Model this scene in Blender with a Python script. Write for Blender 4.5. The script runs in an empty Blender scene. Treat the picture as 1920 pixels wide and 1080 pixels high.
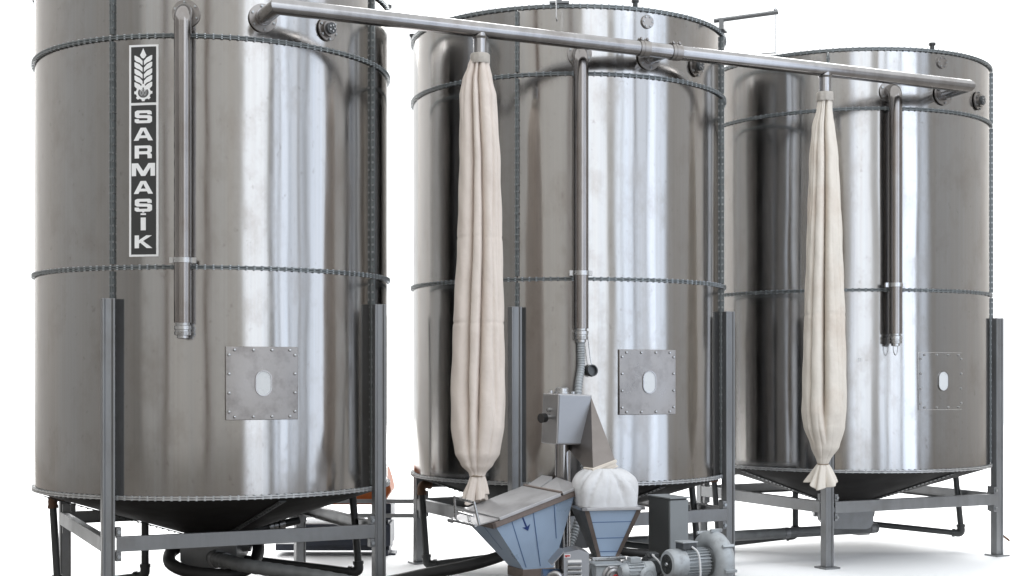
import bpy, math, random
from mathutils import Vector, Matrix
from mathutils.geometry import tessellate_polygon
random.seed(7)
C = bpy.context.scene.collection
PI = math.pi
rad = math.radians

# ------------------------------------------------------------------ camera
CAM_Z = 1.346
F = 2652.0
cam = bpy.data.cameras.new('camera')
cam.sensor_width = 36.0
cam.lens = F / 1920 * 36
cam.shift_y = 159.4 / 1920
cam.clip_end = 500
camo = bpy.data.objects.new('camera', cam)
camo.location = (0, 0, CAM_Z)
camo.rotation_euler = (PI / 2, 0, 0)
C.objects.link(camo)
bpy.context.scene.camera = camo

# ------------------------------------------------------------------ white surroundings
w = bpy.data.worlds.new('World')
bpy.context.scene.world = w
w.use_nodes = True
bg = w.node_tree.nodes['Background']
bg.inputs[0].default_value = (.96, .985, 1.0, 1)
bg.inputs[1].default_value = 1.06

# ------------------------------------------------------------------ window lamps (tall strips of daylight in front of the row)
def strip(x0, x1, y0, y1, z0, z1, L, col=(1, 1, 1)):
    """upright area lamp standing on the line (x0,y0)-(x1,y1), radiance L, facing the silos"""
    a, b = Vector((x0, y0, 0)), Vector((x1, y1, 0))
    wd, ht = (b - a).length, z1 - z0
    l = bpy.data.lights.new('window_lamp', 'AREA')
    l.shape = 'RECTANGLE'
    l.size, l.size_y = wd, ht
    l.energy = L * PI * wd * ht
    l.color = col
    o = bpy.data.objects.new('window_lamp', l)
    mid = (a + b) / 2
    o.location = (mid.x, mid.y, (z0 + z1) / 2)
    d = (b - a).normalized()
    nrm = Vector((-d.y, d.x, 0))          # faces left of the run
    ang = math.atan2(nrm.y, nrm.x)
    o.rotation_euler = (PI / 2, 0, ang - PI / 2)
    C.objects.link(o)
BL = (.72, .83, 1.0)
strip(1.25, 3.35, 3, 3, .02, 7, 1.22, (.78, .87, 1.0))
strip(4.1, 4.75, 3, 3, .02, 7, 1.3, BL)
strip(5.0, 6.5, 3, 3, .02, 7, 1.5, BL)
strip(6.9, 9.4, 3, 3, .02, 7, 1.0, BL)
strip(10.2, 12.4, 3, 3, .02, 7, .75, BL)
strip(5.0, 5.0, 6.0, 7.5, .02, 6, 1.15, BL)
def floor_fill_lamp(x, y, z, wd, dp, tilt, L):
    """large soft fill lamp, added high behind the row to whiten the ground"""
    l = bpy.data.lights.new('floor_fill_lamp', 'AREA')
    l.shape = 'RECTANGLE'; l.size, l.size_y = wd, dp
    l.energy = L * PI * wd * dp
    o = bpy.data.objects.new('floor_fill_lamp', l)
    o.location = (x, y, z); o.rotation_euler = (tilt, 0, 0)
    C.objects.link(o)
floor_fill_lamp(0, 27, 12, 28, 10, rad(-35), 7)  # added lamp, brightens the ground behind the silos to white

sc = bpy.context.scene
sc.view_settings.view_transform = 'Standard'
sc.view_settings.look = 'None'
sc.view_settings.exposure = 0.55
sc.view_settings.gamma = 1

# ------------------------------------------------------------------ helpers
def at(x, y, Y):
    return Vector(((x - 960) / F * Y, Y, CAM_Z - (y - 699.4) / F * Y))

class MB:
    def __init__(s): s.v, s.f = [], []
    def add(s, vs, fs, M=None):
        o = len(s.v)
        s.v += [tuple(M @ Vector(p)) if M else tuple(p) for p in vs]
        s.f += [tuple(i + o for i in f) for f in fs]
        return s
    def box(s, c, d, M=None):
        x, y, z = c; a, b, e = d[0] / 2, d[1] / 2, d[2] / 2
        vs = [(x + i * a, y + j * b, z + k * e) for k in (-1, 1) for j in (-1, 1) for i in (-1, 1)]
        return s.add(vs, [(0, 2, 3, 1), (4, 5, 7, 6), (0, 1, 5, 4), (2, 6, 7, 3), (0, 4, 6, 2), (1, 3, 7, 5)], M)
    def hexa(s, p):   # 8 points, bottom ring then top ring
        return s.add(p, [(0, 3, 2, 1), (4, 5, 6, 7), (0, 1, 5, 4), (1, 2, 6, 5), (2, 3, 7, 6), (3, 0, 4, 7)])
    def tube(s, path, r, n=16, caps=True, rf=None):
        P = [Vector(p) for p in path]
        d = [(P[i + 1] - P[i]).normalized() for i in range(len(P) - 1)]
        u = d[0].cross(Vector((0, 0, 1)))
        if u.length < .05: u = Vector((1, 0, 0))
        u.normalize(); v = d[0].cross(u).normalized()
        ring = [P[0] + (u * math.cos(2 * PI * k / n) + v * math.sin(2 * PI * k / n)) * r for k in range(n)]
        o = len(s.v)
        for i in range(len(P)):
            if i:
                nr = d[i - 1] if i == len(P) - 1 else (d[i - 1] + d[i]).normalized()
                ring = [q + d[i - 1] * ((P[i] - q).dot(nr) / d[i - 1].dot(nr)) for q in ring]
            k = rf[i] if rf else 1
            s.v += [tuple(P[i] + (q - P[i]) * k) for q in ring]
        m = len(P)
        for i in range(m - 1):
            for k in range(n):
                a, b = o + i * n + k, o + i * n + (k + 1) % n
                s.f.append((a, b, b + n, a + n))
        if caps:
            s.f.append(tuple(o + k for k in reversed(range(n))))
            s.f.append(tuple(o + (m - 1) * n + k for k in range(n)))
        return s
    def cyl(s, a, b, r, n=16): return s.tube([a, b], r, n)
    def lathe(s, prof, n=48, a0=0, a1=2 * PI, M=None, close=False):
        full = abs(a1 - a0 - 2 * PI) < 1e-6
        m = n if full else n + 1
        vs = [(r * math.cos(a0 + (a1 - a0) * k / n), r * math.sin(a0 + (a1 - a0) * k / n), z) for k in range(m) for r, z in prof]
        L = len(prof); fs = []
        for k in range(n):
            k2 = (k + 1) % m
            for j in range(L if close else L - 1):
                j2 = (j + 1) % L
                fs.append((k * L + j, k2 * L + j, k2 * L + j2, k * L + j2))
        if close and not full:
            fs.append(tuple(range(L))[::-1]); fs.append(tuple(n * L + j for j in range(L)))
        return s.add(vs, fs, M)
    def prism(s, poly, z0, z1, M=None):
        n = len(poly)
        vs = [(x, y, z0) for x, y in poly] + [(x, y, z1) for x, y in poly]
        fs = [tuple(reversed(range(n))), tuple(range(n, 2 * n))] + [(i, (i + 1) % n, n + (i + 1) % n, n + i) for i in range(n)]
        return s.add(vs, fs, M)
    def sphere(s, c, r, n=16, m=8, sz=1.0):
        prof = [(r * math.sin(PI * j / m) + 1e-5, -r * sz * math.cos(PI * j / m)) for j in range(m + 1)]
        return s.lathe(prof, n, M=Matrix.Translation(c))
    def mesh(s, name, mat, smooth=35):
        me = bpy.data.meshes.new(name)
        me.from_pydata(s.v, [], s.f)
        me.materials.append(mat)
        if smooth:
            me.polygons.foreach_set('use_smooth', [True] * len(me.polygons))
            me.set_sharp_from_angle(angle=rad(smooth))
        me.update()
        return me
    def obj(s, name, mat, parent=None, smooth=35, bevel=0, fix=True):
        if fix:
            import bmesh
            me = s.mesh(name, mat, 0)
            b = bmesh.new(); b.from_mesh(me)
            bmesh.ops.recalc_face_normals(b, faces=b.faces)
            b.to_mesh(me); b.free()
            if smooth:
                me.polygons.foreach_set('use_smooth', [True] * len(me.polygons))
                me.set_sharp_from_angle(angle=rad(smooth))
        else:
            me = s.mesh(name, mat, smooth)
        o = bpy.data.objects.new(name, me)
        C.objects.link(o)
        if parent: o.parent = parent
        if bevel:
            md = o.modifiers.new('bevel', 'BEVEL'); md.width = bevel; md.segments = 2
            md.limit_method = 'ANGLE'; md.angle_limit = rad(40)
        return o

def thing(name, label, cat, loc=(0, 0, 0), rz=0, group=None):
    o = bpy.data.objects.new(name, None); C.objects.link(o)
    o.location = loc; o.rotation_euler = (0, 0, rz); o.empty_display_size = .2
    return tag(o, label, cat, group)
def tag(o, label, cat, group=None):
    o['label'] = label; o['category'] = cat
    if group: o['group'] = group
    return o
def stuff(o): o['kind'] = 'stuff'; return o
def copy_tree(o, parent=None, skip=()):
    c = o.copy(); C.objects.link(c)
    if parent: c.parent = parent
    for ch in list(o.children):
        if ch.name.split('.')[0] not in skip: copy_tree(ch, c, skip)
    return c
def arc_path(p0, corner, p1, r, n=8):
    """straight - arc - straight through a corner"""
    p0, c, p1 = Vector(p0), Vector(corner), Vector(p1)
    a, b = (p0 - c).normalized(), (p1 - c).normalized()
    half = a.angle(b) / 2
    t = r / math.tan(half)
    s, e = c + a * t, c + b * t
    cen = c + (a + b).normalized() * (r / math.sin(half))
    out = [p0]
    va, vb = s - cen, e - cen
    ang = va.angle(vb)
    for k in range(n + 1):
        f = k / n
        out.append(cen + (va * math.sin((1 - f) * ang) + vb * math.sin(f * ang)) / math.sin(ang))
    return out + [p1]
def rounded(pts, r, n=6):
    P = [Vector(p) for p in pts]
    out = [P[0]]
    for i in range(1, len(P) - 1):
        rr = min(r, .45 * (P[i] - P[i - 1]).length, .45 * (P[i + 1] - P[i]).length)
        a, b = (P[i - 1] - P[i]).normalized(), (P[i + 1] - P[i]).normalized()
        half = a.angle(b) / 2
        if half > rad(88): out.append(P[i]); continue
        tl = min(r / math.tan(half), .45 * (P[i] - P[i - 1]).length, .45 * (P[i + 1] - P[i]).length)
        seg = arc_path(P[i - 1], P[i], P[i + 1], tl * math.tan(half), n)
        out += seg[1:-1]
    return out + [P[-1]]
def spline(pts, n=12):
    P = [Vector(p) for p in pts]; P = [2 * P[0] - P[1]] + P + [2 * P[-1] - P[-2]]
    out = []
    for i in range(1, len(P) - 2):
        for k in range(n):
            t = k / n; a, b, c, d = P[i - 1:i + 3]
            out.append(.5 * ((2 * b) + (c - a) * t + (2 * a - 5 * b + 4 * c - d) * t * t + (3 * b - a - 3 * c + d) * t ** 3))
    return out + [P[-2]]
def lerp(tab, z):
    for (z0, *a), (z1, *b) in zip(tab, tab[1:]):
        if z0 <= z <= z1:
            t = (z - z0) / (z1 - z0); t = t * t * (3 - 2 * t) * .5 + t * .5
            return [p + (q - p) * t for p, q in zip(a, b)]
    return list(tab[0][1:]) if z < tab[0][0] else list(tab[-1][1:])

# ------------------------------------------------------------------ materials
def mat(name, col, rough=.5, metal=0, var=.12, scale=(8, 8, 8), rvar=.1, bump=0, bscale=60, stain=None, spec=.5, space='Position'):
    m = bpy.data.materials.new(name); m.use_nodes = True
    N, Lk = m.node_tree.nodes, m.node_tree.links
    b = N['Principled BSDF']
    if 'wall' not in name and 'floor' not in name and 'sign' not in name:
        col = tuple(c * .785 for c in col)
        if stain: stain = (tuple(c * .785 for c in stain[0]), *stain[1:])
    b.inputs['Metallic'].default_value = metal
    b.inputs['Specular IOR Level'].default_value = spec
    g = N.new('ShaderNodeNewGeometry') if space == 'Position' else N.new('ShaderNodeTexCoord')
    mp = N.new('ShaderNodeMapping'); mp.inputs['Scale'].default_value = scale
    Lk.new(g.outputs['Position' if space == 'Position' else 'Object'], mp.inputs['Vector'])
    t = N.new('ShaderNodeTexNoise'); t.inputs['Scale'].default_value = 1; t.inputs['Detail'].default_value = 6
    t.inputs['Roughness'].default_value = .6
    Lk.new(mp.outputs[0], t.inputs['Vector'])
    r = N.new('ShaderNodeMapRange')
    r.inputs[1].default_value, r.inputs[2].default_value = .3, .7
    r.inputs[3].default_value, r.inputs[4].default_value = 1 - var, 1 + var
    Lk.new(t.outputs[0], r.inputs[0])
    mx = N.new('ShaderNodeMix'); mx.data_type = 'RGBA'; mx.blend_type = 'MULTIPLY'; mx.inputs[0].default_value = 1
    mx.inputs[6].default_value = (*col, 1)
    Lk.new(r.outputs[0], mx.inputs[7])
    last = mx.outputs[2]
    if stain:
        scol, sscale, lo, hi, amt = stain
        t2 = N.new('ShaderNodeTexNoise'); t2.inputs['Scale'].default_value = sscale; t2.inputs['Detail'].default_value = 8
        t2.inputs['Roughness'].default_value = .65
        Lk.new(g.outputs[0] if space == 'Position' else g.outputs['Object'], t2.inputs['Vector'])
        r2 = N.new('ShaderNodeMapRange'); r2.inputs[1].default_value, r2.inputs[2].default_value = lo, hi
        r2.inputs[4].default_value = amt
        Lk.new(t2.outputs[0], r2.inputs[0])
        m2 = N.new('ShaderNodeMix'); m2.data_type = 'RGBA'
        Lk.new(r2.outputs[0], m2.inputs[0]); Lk.new(last, m2.inputs[6]); m2.inputs[7].default_value = (*scol, 1)
        last = m2.outputs[2]
    Lk.new(last, b.inputs['Base Color'])
    rr = N.new('ShaderNodeMapRange'); rr.inputs[1].default_value, rr.inputs[2].default_value = .3, .7
    rr.inputs[3].default_value, rr.inputs[4].default_value = max(.02, rough - rvar), rough + rvar
    Lk.new(t.outputs[0], rr.inputs[0]); Lk.new(rr.outputs[0], b.inputs['Roughness'])
    if bump:
        t3 = N.new('ShaderNodeTexNoise'); t3.inputs['Scale'].default_value = bscale; t3.inputs['Detail'].default_value = 4
        Lk.new(g.outputs[0] if space == 'Position' else g.outputs['Object'], t3.inputs['Vector'])
        bp = N.new('ShaderNodeBump'); bp.inputs['Strength'].default_value = bump; bp.inputs['Distance'].default_value = .004
        Lk.new(t3.outputs[0], bp.inputs['Height']); Lk.new(bp.outputs[0], b.inputs['Normal'])
    return m

def steel_sheet():
    """mill-finish stainless sheet: rolled vertical streaks, faint handling stains, a slightly wavy surface"""
    m = bpy.data.materials.new('stainless_sheet'); m.use_nodes = True
    N, Lk = m.node_tree.nodes, m.node_tree.links
    b = N['Principled BSDF']; b.inputs['Metallic'].default_value = 1; b.inputs['Specular Tint'].default_value = (.8, .79, .78, 1)
    g = N.new('ShaderNodeNewGeometry')
    def noise(scale, detail=5, rough=.6):
        mp = N.new('ShaderNodeMapping'); mp.inputs['Scale'].default_value = scale
        Lk.new(g.outputs['Position'], mp.inputs['Vector'])
        t = N.new('ShaderNodeTexNoise'); t.inputs['Scale'].default_value = 1; t.inputs['Detail'].default_value = detail
        t.inputs['Roughness'].default_value = rough
        Lk.new(mp.outputs[0], t.inputs['Vector']); return t.outputs[0]
    def rng(src, a, c, lo, hi):
        r = N.new('ShaderNodeMapRange')
        for i, v in zip((1, 2, 3, 4), (a, c, lo, hi)): r.inputs[i].default_value = v
        Lk.new(src, r.inputs[0]); return r.outputs[0]
    def mix(f, a, c, mode='MIX'):
        x = N.new('ShaderNodeMix'); x.data_type = 'RGBA'; x.blend_type = mode
        for s, i in ((f, 0), (a, 6), (c, 7)):
            if isinstance(s, (int, float)): x.inputs[i].default_value = s
            elif isinstance(s, tuple): x.inputs[i].default_value = (*s, 1)
            else: Lk.new(s, x.inputs[i])
        return x.outputs[2]
    streak = noise((9, 9, .12), 6, .65)
    fine = noise((70, 70, .5), 3)
    blot = noise((4.5, 4.5, 3.0), 9, .68)
    spots = noise((26, 26, 20), 4, .6)
    col = mix(rng(streak, .38, .62, 0, 1), (.392, .380, .366), (.384, .386, .387))
    col = mix(rng(fine, .35, .65, 0, .25), col, (.315, .29, .272))
    col = mix(rng(blot, .5, .70, 0, .42), col, (.26, .23, .205))
    col = mix(rng(spots, .64, .74, 0, .5), col, (.235, .215, .205))
    Lk.new(col, b.inputs['Base Color'])
    rf = N.new('ShaderNodeMath'); rf.operation = 'ADD'
    Lk.new(rng(streak, .3, .7, .085, .155), rf.inputs[0]); Lk.new(rng(blot, .45, .75, 0, .08), rf.inputs[1])
    Lk.new(rf.outputs[0], b.inputs['Roughness'])
    wave = noise((1.6, 1.6, .55), 2, .45)
    wave2 = noise((7, 7, .35), 2, .5)
    ad = N.new('ShaderNodeMath'); ad.operation = 'MULTIPLY_ADD'
    Lk.new(wave2, ad.inputs[0]); ad.inputs[1].default_value = .05; Lk.new(wave, ad.inputs[2])
    bp = N.new('ShaderNodeBump'); bp.inputs['Strength'].default_value = 1; bp.inputs['Distance'].default_value = .011
    Lk.new(ad.outputs[0], bp.inputs['Height']); Lk.new(bp.outputs[0], b.inputs['Normal'])
    return m

M_steel = steel_sheet()
M_plate = mat('dull_steel_plate', (.36, .338, .322), .34, 1, .12, (7, 7, 5), .08, stain=((.22, .20, .19), 9, .48, .66, .6))
M_pipe = mat('pipe_steel', (.42, .41, .41), .2, 1, .14, (10, 10, 2), .06, stain=((.2, .15, .12), 4, .52, .75, .5))
M_fill = mat('filling_pipe_steel', (.32, .30, .29), .17, 1, .14, (10, 10, 2), .05, stain=((.2, .15, .12), 4, .5, .75, .5))
M_bright = mat('zinc_bright', (.6, .6, .6), .3, 1, .1, (20, 20, 20))
M_galv = mat('galvanised_frame', (.29, .295, .30), .42, .65, .1, (14, 14, 3), .08, stain=((.20, .185, .175), 4, .5, .75, .5))
M_ring = mat('flange_zinc_dark', (.20, .22, .225), .45, .4, .25, (30, 30, 30), .1)
M_lip = mat('flange_zinc_pale', (.62, .62, .62), .38, .6, .25, (30, 30, 30), .1)
M_bolt = mat('bolt_zinc', (.46, .48, .49), .3, .9, .2, (40, 40, 40))
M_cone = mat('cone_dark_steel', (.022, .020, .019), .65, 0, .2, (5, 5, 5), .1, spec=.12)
M_dark = mat('dark_painted_pipe', (.045, .047, .047), .45, .1, .25, (10, 10, 10), .1)
M_rust = mat('rusty_fitting', (.16, .085, .05), .7, .2, .35, (30, 30, 30))
M_hose = mat('black_rubber_hose', (.028, .027, .026), .5, 0, .3, (12, 12, 12), .1, spec=.35)
M_greyhose = mat('grey_hose', (.16, .165, .165), .5, .1, .2, (12, 12, 12), .1)
M_cloth = mat('cotton_cloth', (.86, .765, .69), .9, 0, .05, (9, 9, 3), .05, bump=.9, bscale=34, stain=((.62, .50, .42), 3.2, .5, .8, .5), spec=.15)
M_cloth2 = mat('cream_cloth', (.86, .79, .70), .9, 0, .05, (9, 9, 3), .05, bump=.9, bscale=34, stain=((.62, .47, .36), 2.6, .52, .8, .5), spec=.15)
M_sack = mat('white_sack_cloth', (.76, .76, .77), .9, 0, .05, (9, 9, 9), .05, bump=1.0, bscale=24, stain=((.5, .47, .45), 7, .55, .8, .4), spec=.15)
M_cuff = mat('cuff_cloth', (.56, .52, .47), .9, 0, .15, (20, 20, 20), .05, bump=.4, bscale=120, spec=.15)
M_cord = mat('cord', (.35, .28, .21), .9)
M_film = mat('blue_film', (.48, .61, .79), .32, .15, .05, (5, 5, 5), .06, bump=.06, bscale=14)
M_filmline = mat('film_print', (.10, .18, .36), .4)
M_ink = mat('arrow_ink', (.03, .06, .22), .4)
M_brown = mat('weathered_edge_steel', (.25, .20, .175), .45, .6, .15, (20, 20, 20))
M_sheet = mat('brushed_sheet', (.45, .44, .44), .35, .9, .08, (9, 9, 9), .06, stain=((.33, .30, .28), 6, .5, .75, .5))
M_lid = mat('lid_sheet', (.54, .53, .535), .5, .35, .08, (9, 9, 9), .06, stain=((.28, .26, .25), 6, .5, .75, .5))
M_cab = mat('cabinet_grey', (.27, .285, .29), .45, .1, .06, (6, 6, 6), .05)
M_cabdark = mat('cabinet_shade_and_grille', (.075, .08, .08), .5, .1, .1, (6, 6, 6), .05)  # shade on the cabinet's side put into the colour; fan grille shares it
M_motor = mat('motor_grey_paint', (.44, .465, .48), .45, .15, .14, (18, 18, 18), .08, stain=((.22, .2, .19), 22, .55, .75, .6))
M_motord = mat('motor_dark_parts', (.09, .095, .10), .45, .3, .3, (30, 30, 30))
M_black = mat('black_plastic', (.02, .02, .02), .35)
M_red = mat('red_label', (.55, .03, .03), .5)
M_white = mat('white_paint', (.80, .80, .80), .5, 0, .02)
M_signblack = mat('sign_black', (.035, .035, .035), .5, 0, .03)
M_signgrey = mat('sign_grey', (.16, .16, .16), .5, 0, .03)
M_signmid = mat('sign_mid_grey', (.42, .42, .42), .5, 0, .03)
M_signwhite = mat('sign_white', (.90, .90, .90), .5, 0, .02)
M_window = mat('sight_window_pane', (.80, .82, .83), .3, 0, .02)
M_cable = mat('white_cable', (.75, .75, .75), .5)
M_orange = mat('orange_paint', (.42, .10, .015), .45, 0, .15, (8, 8, 8))
M_navy = mat('navy_machine_paint', (.012, .018, .035), .4, 0, .3, (8, 8, 8))
M_blue = mat('motor_blue', (.03, .07, .15), .4, .2, .3, (30, 30, 30))
M_concrete = mat('unseen_concrete_floor', (.20, .185, .17), .8, 0, .12, (1, 1, 1), .05)
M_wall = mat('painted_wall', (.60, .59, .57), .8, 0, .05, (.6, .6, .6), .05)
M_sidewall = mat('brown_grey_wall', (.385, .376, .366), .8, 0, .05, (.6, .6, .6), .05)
M_column = mat('brown_column', (.16, .10, .075), .7, 0, .1, (2, 2, 2), .05)
M_floor = mat('white_floor', (.95, .95, .95), .95, 0, .005, (1, 1, 1), .02, spec=.05)

# ------------------------------------------------------------------ floor
fl = MB(); fl.add([(-4.3, 9.2, 0), (4.3, 9.2, 0), (15.5, 38, 0), (-15.5, 38, 0)], [(0, 1, 2, 3)])
fo = fl.obj('floor', M_floor, smooth=0); fo['kind'] = 'structure'
fl = MB(); fl.add([(-16, -8, -.004), (16, -8, -.004), (16, 38, -.004), (-16, 38, -.004)], [(0, 1, 2, 3)])  # unseen darker ground, added so the lower shells mirror less light
fo = fl.obj('unseen_concrete_floor', M_concrete, smooth=0); fo['kind'] = 'structure'
# unseen walls, added to darken the left and right sides and the steel's reflections
HW = 8.5
for nm, x0, y0, x1, y1 in (('added_front_wall', -12, -7, 14, -7), ('added_left_wall', -12, -7, -12, 27), ('added_right_wall', 14, -7, 14, 27)):
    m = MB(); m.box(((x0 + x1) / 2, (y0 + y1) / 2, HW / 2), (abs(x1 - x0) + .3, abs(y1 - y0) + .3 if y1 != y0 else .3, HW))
    o = m.obj(nm, M_wall if nm == 'added_front_wall' else M_sidewall, smooth=0); o['kind'] = 'structure'
for x in (-6.9, 0.2):  # unseen columns, added for brown bands in the steel's reflections
    m = MB(); m.box((x, -6.6, HW / 2), (.55, .4, HW))
    o = m.obj('wall_column', M_column, smooth=0); o['kind'] = 'structure'

# ------------------------------------------------------------------ silos
TH = rad(25.7)
RV = Vector((math.cos(TH), math.sin(TH), 0))        # along the row
NV = Vector((math.sin(TH), -math.cos(TH), 0))       # out of the row, to the front
R = 1.052
Z0, Z1, Z2, Z3 = .668, 1.918, 3.166, 3.576
CENT = [(-1.822, 8.685), (.381, 9.650), (2.536, 10.784)]
def pol(r, a, z): return Vector((r * math.cos(a), r * math.sin(a), z))
def loc(dx, dy, z):      # offset in world axes -> the silo's own axes
    return Vector((dx * math.cos(TH) + dy * math.sin(TH), -dx * math.sin(TH) + dy * math.cos(TH), z))

def seam_bolts(mb, a, z0, z1, pitch):
    n = int((z1 - z0) / pitch); t = Vector((-math.sin(a), math.cos(a), 0))
    for k in range(n):
        p = pol(R + .013, a, z0 + (k + .5) * (z1 - z0) / n)
        mb.cyl(p - t * .011, p + t * .011, .0075, 6)

def build_silo():
    root = thing('steel_silo', '', 'silo', (0, 0, 0), TH, 'stainless steel silos standing in a row')
    q = PI / 2
    for z0, z1 in ((Z0, Z1), (Z1, Z2), (Z2, Z3)):
        me = None
        for k in range(4):
            a0 = -3 * PI / 4 + k * q
            g = .0022
            m = MB(); m.lathe([(R, z0 + .004), (R, z1 - .004), (R - .004, z1 - .004), (R - .004, z0 + .004)], 40, a0 + g, a0 + q - g, close=True)
            m.obj('shell_panel', M_steel, root, smooth=30)
    inner = MB(); inner.lathe([(R - .008, Z0), (R - .008, Z3 - .03), (1e-4, Z3 - .03)], 64)
    inner.obj('light_block_lid', M_cone, root)  # unseen liner and lid, added to keep light out of the shell
    # bolted ring flanges
    for i, z in enumerate((Z0, Z1, Z2, Z3)):
        m = MB(); lip = i == 0
        for s in (-1, 1):
            zc = z + s * .0055
            m.lathe([(R + .0005, zc - .0035), (R + .018, zc - .0035), (R + .018, zc + .0035), (R + .0005, zc + .0035)], 128, close=True)
        f = m.obj('ring_flange', M_lip if lip else M_ring, root, smooth=30)
        b = MB(); nb = 150
        for k in range(nb):
            a = 2 * PI * (k + .5) / nb
            p = pol(R + .0105, a, z)
            b.cyl(p - Vector((0, 0, .013)), p + Vector((0, 0, .013)), .0068, 6)
        stuff(b.obj('bolts', M_bolt, f, fix=False))
    for k in range(4):
        a = -3 * PI / 4 + k * q
        t = Vector((-math.sin(a), math.cos(a), 0))
        for z0, z1 in ((Z0, Z1), (Z1, Z2), (Z2, Z3)):
            m = MB()
            Mz = Matrix.Rotation(a, 4, 'Z')
            for s in (-1, 1):
                m.box((R + .0105, s * .005, (z0 + z1) / 2), (.021, .0065, z1 - z0 - .04), Mz)
            f = m.obj('seam_flange', M_ring, root, smooth=0)
            b = MB(); seam_bolts(b, a, z0 + .03, z1 - .03, .043)
            stuff(b.obj('bolts', M_bolt, f, fix=False))
    # cone
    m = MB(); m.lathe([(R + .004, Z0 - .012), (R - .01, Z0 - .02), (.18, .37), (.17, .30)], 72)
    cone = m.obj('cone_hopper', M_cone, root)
    for k in range(4):
        a = -q + k * q + .12
        m = MB()
        Mz = Matrix.Rotation(a, 4, 'Z')
        sl = math.atan2(Z0 - .02 - .37, R - .01 - .18)
        Ms = Mz @ Matrix.Translation(((R - .01 + .18) / 2, 0, (Z0 - .02 + .37) / 2 - .006)) @ Matrix.Rotation(-sl, 4, 'Y')
        ln = math.hypot(R - .19, Z0 - .39)
        m.box((0, 0, 0), (ln - .03, .045, .006), Ms)
        for j in range(22):
            x = -ln / 2 + .04 + j * (ln - .08) / 21
            m.cyl(Ms @ Vector((x, 0, -.003)), Ms @ Vector((x, 0, -.008)), .006, 6)
        m.obj('cone_seam', M_dark, cone, smooth=0)
    # legs and frame
    c = 1.100 * math.cos(PI / 4)
    for sx in (-1, 1):
        for sy in (-1, 1):
            hw, hd = .034, .031
            prof = [(-hw, hd), (-hw, -hd), (-.022, -hd), (-.017, -hd + .011), (.017, -hd + .011), (.022, -hd), (hw, -hd), (hw, hd), (hw - .008, hd), (hw - .008, hd - .012), (-hw + .008, hd - .012), (-hw + .008, hd)]
            if sy > 0: prof = [(x, -y) for x, y in prof]
            m = MB(); m.prism([(sx * c + x, sy * c + y) for x, y in prof], .012, 1.75)
            p = m.obj('support_post', M_galv, root, smooth=0, bevel=.003)
            m = MB(); m.box((sx * c, sy * c, .006), (.125, .125, .012)); m.obj('foot_plate', M_galv, p, smooth=0)
            for zc in (.4865, .353):
                m = MB(); m.box((sx * (c - .052), sy * (c + .012), zc), (.028, .05, .05)); m.obj('cleat', M_galv, p, smooth=0, bevel=.002)
                m = MB(); m.cyl((sx * (c - .052), sy * (c + .037), zc), (sx * (c - .052), sy * (c + .05), zc), .011, 6); m.obj('cleat_bolt', M_bolt, p, smooth=0)
                m = MB(); m.box((sx * (c - .0), sy * (c - .06), zc), (.05, .028, .05)); m.obj('cleat', M_galv, p, smooth=0, bevel=.002)
    L = 2 * c - .078
    for s in (-1, 1):
        for ax in (0, 1):
            m = MB(); h = .04
            prof = [(-h, -.022), (h, -.022), (h, .022), (h - .006, .022), (h - .006, -.014), (-h + .006, -.014), (-h + .006, .022), (-h, .022)]
            # extrude along local x; profile (z, y)
            vs = [(e * L / 2, y, z) for e in (-1, 1) for z, y in prof]
            n = len(prof)
            fs = [tuple(range(n)), tuple(range(2 * n - 1, n - 1, -1))] + [(i, (i + 1) % n, n + (i + 1) % n, n + i) for i in range(n)]
            if ax == 0: Mx = Matrix.Translation((0, s * (c + .018), .42)) @ Matrix.Rotation(0 if s < 0 else PI, 4, 'Z')
            else: Mx = Matrix.Translation((s * (c + .012), 0, .42)) @ Matrix.Rotation(PI / 2 if s > 0 else -PI / 2, 4, 'Z')
            m.add(vs, fs, Mx)
            m.obj('frame_beam', M_galv, root, smooth=0, bevel=.002)
    # access hatch
    HC = 1.29
    hatch_part(root, HC, flat=True)
    # filling pipe
    a = rad(-112.2)
    fp = MB(); zt = 3.283
    ax = R + .118
    path = arc_path(pol(R - .01, a, zt), pol(ax, a, zt), pol(ax, a, 1.613), .075, 10)
    fp.tube(path, .0455, 24)
    pipe = fp.obj('filling_pipe', M_fill, root)
    flange(pipe, pol(R + .004, a, zt), Vector((math.cos(a), math.sin(a), 0)), .075, .0455)
    m = MB()
    for s in (-1, 1):
        t = Vector((-math.sin(a), math.cos(a), 0)) * s
        m.box((0, 0, 0), (.03, .022, .03), Matrix.Translation(pol(ax - .01, a, 1.945) + t * .058) @ Matrix.Rotation(a, 4, 'Z'))
    m.lathe([(.0462, -.013), (.0505, -.013), (.0505, .013), (.0462, .013)], 24, close=True, M=Matrix.Translation(pol(ax, a, 1.945)))
    m.box((0, 0, 0), (.09, .03, .022), Matrix.Translation(pol(ax - .075, a, 1.945)) @ Matrix.Rotation(a, 4, 'Z'))
    m.obj('clamp', M_bright, pipe)
    m = MB(); m.lathe([(.02, .0), (.037, 0), (.037, -.012), (.045, -.016), (.045, -.036), (.041, -.038), (.041, -.046), (.045, -.048), (.043, -.066), (.03, -.068), (.03, -.082), (.008, -.086), (1e-4, -.086)], 24, M=Matrix.Translation(pol(ax, a, 1.613)))
    m.obj('coupling', M_bright, pipe)
    # outlet nozzle to the conveying line
    a = -q
    m = MB(); m.cyl(pol(R - .01, a, 3.285), pol(R + .05, a, 3.285), .046, 24)
    nz = m.obj('outlet_nozzle', M_pipe, root)
    flange(nz, pol(R + .006, a, 3.285), Vector((0, -1, 0)), .078, .046)
    # level sensor nozzle
    a = rad(-68.2); d = pol(1, a, 0)
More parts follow.
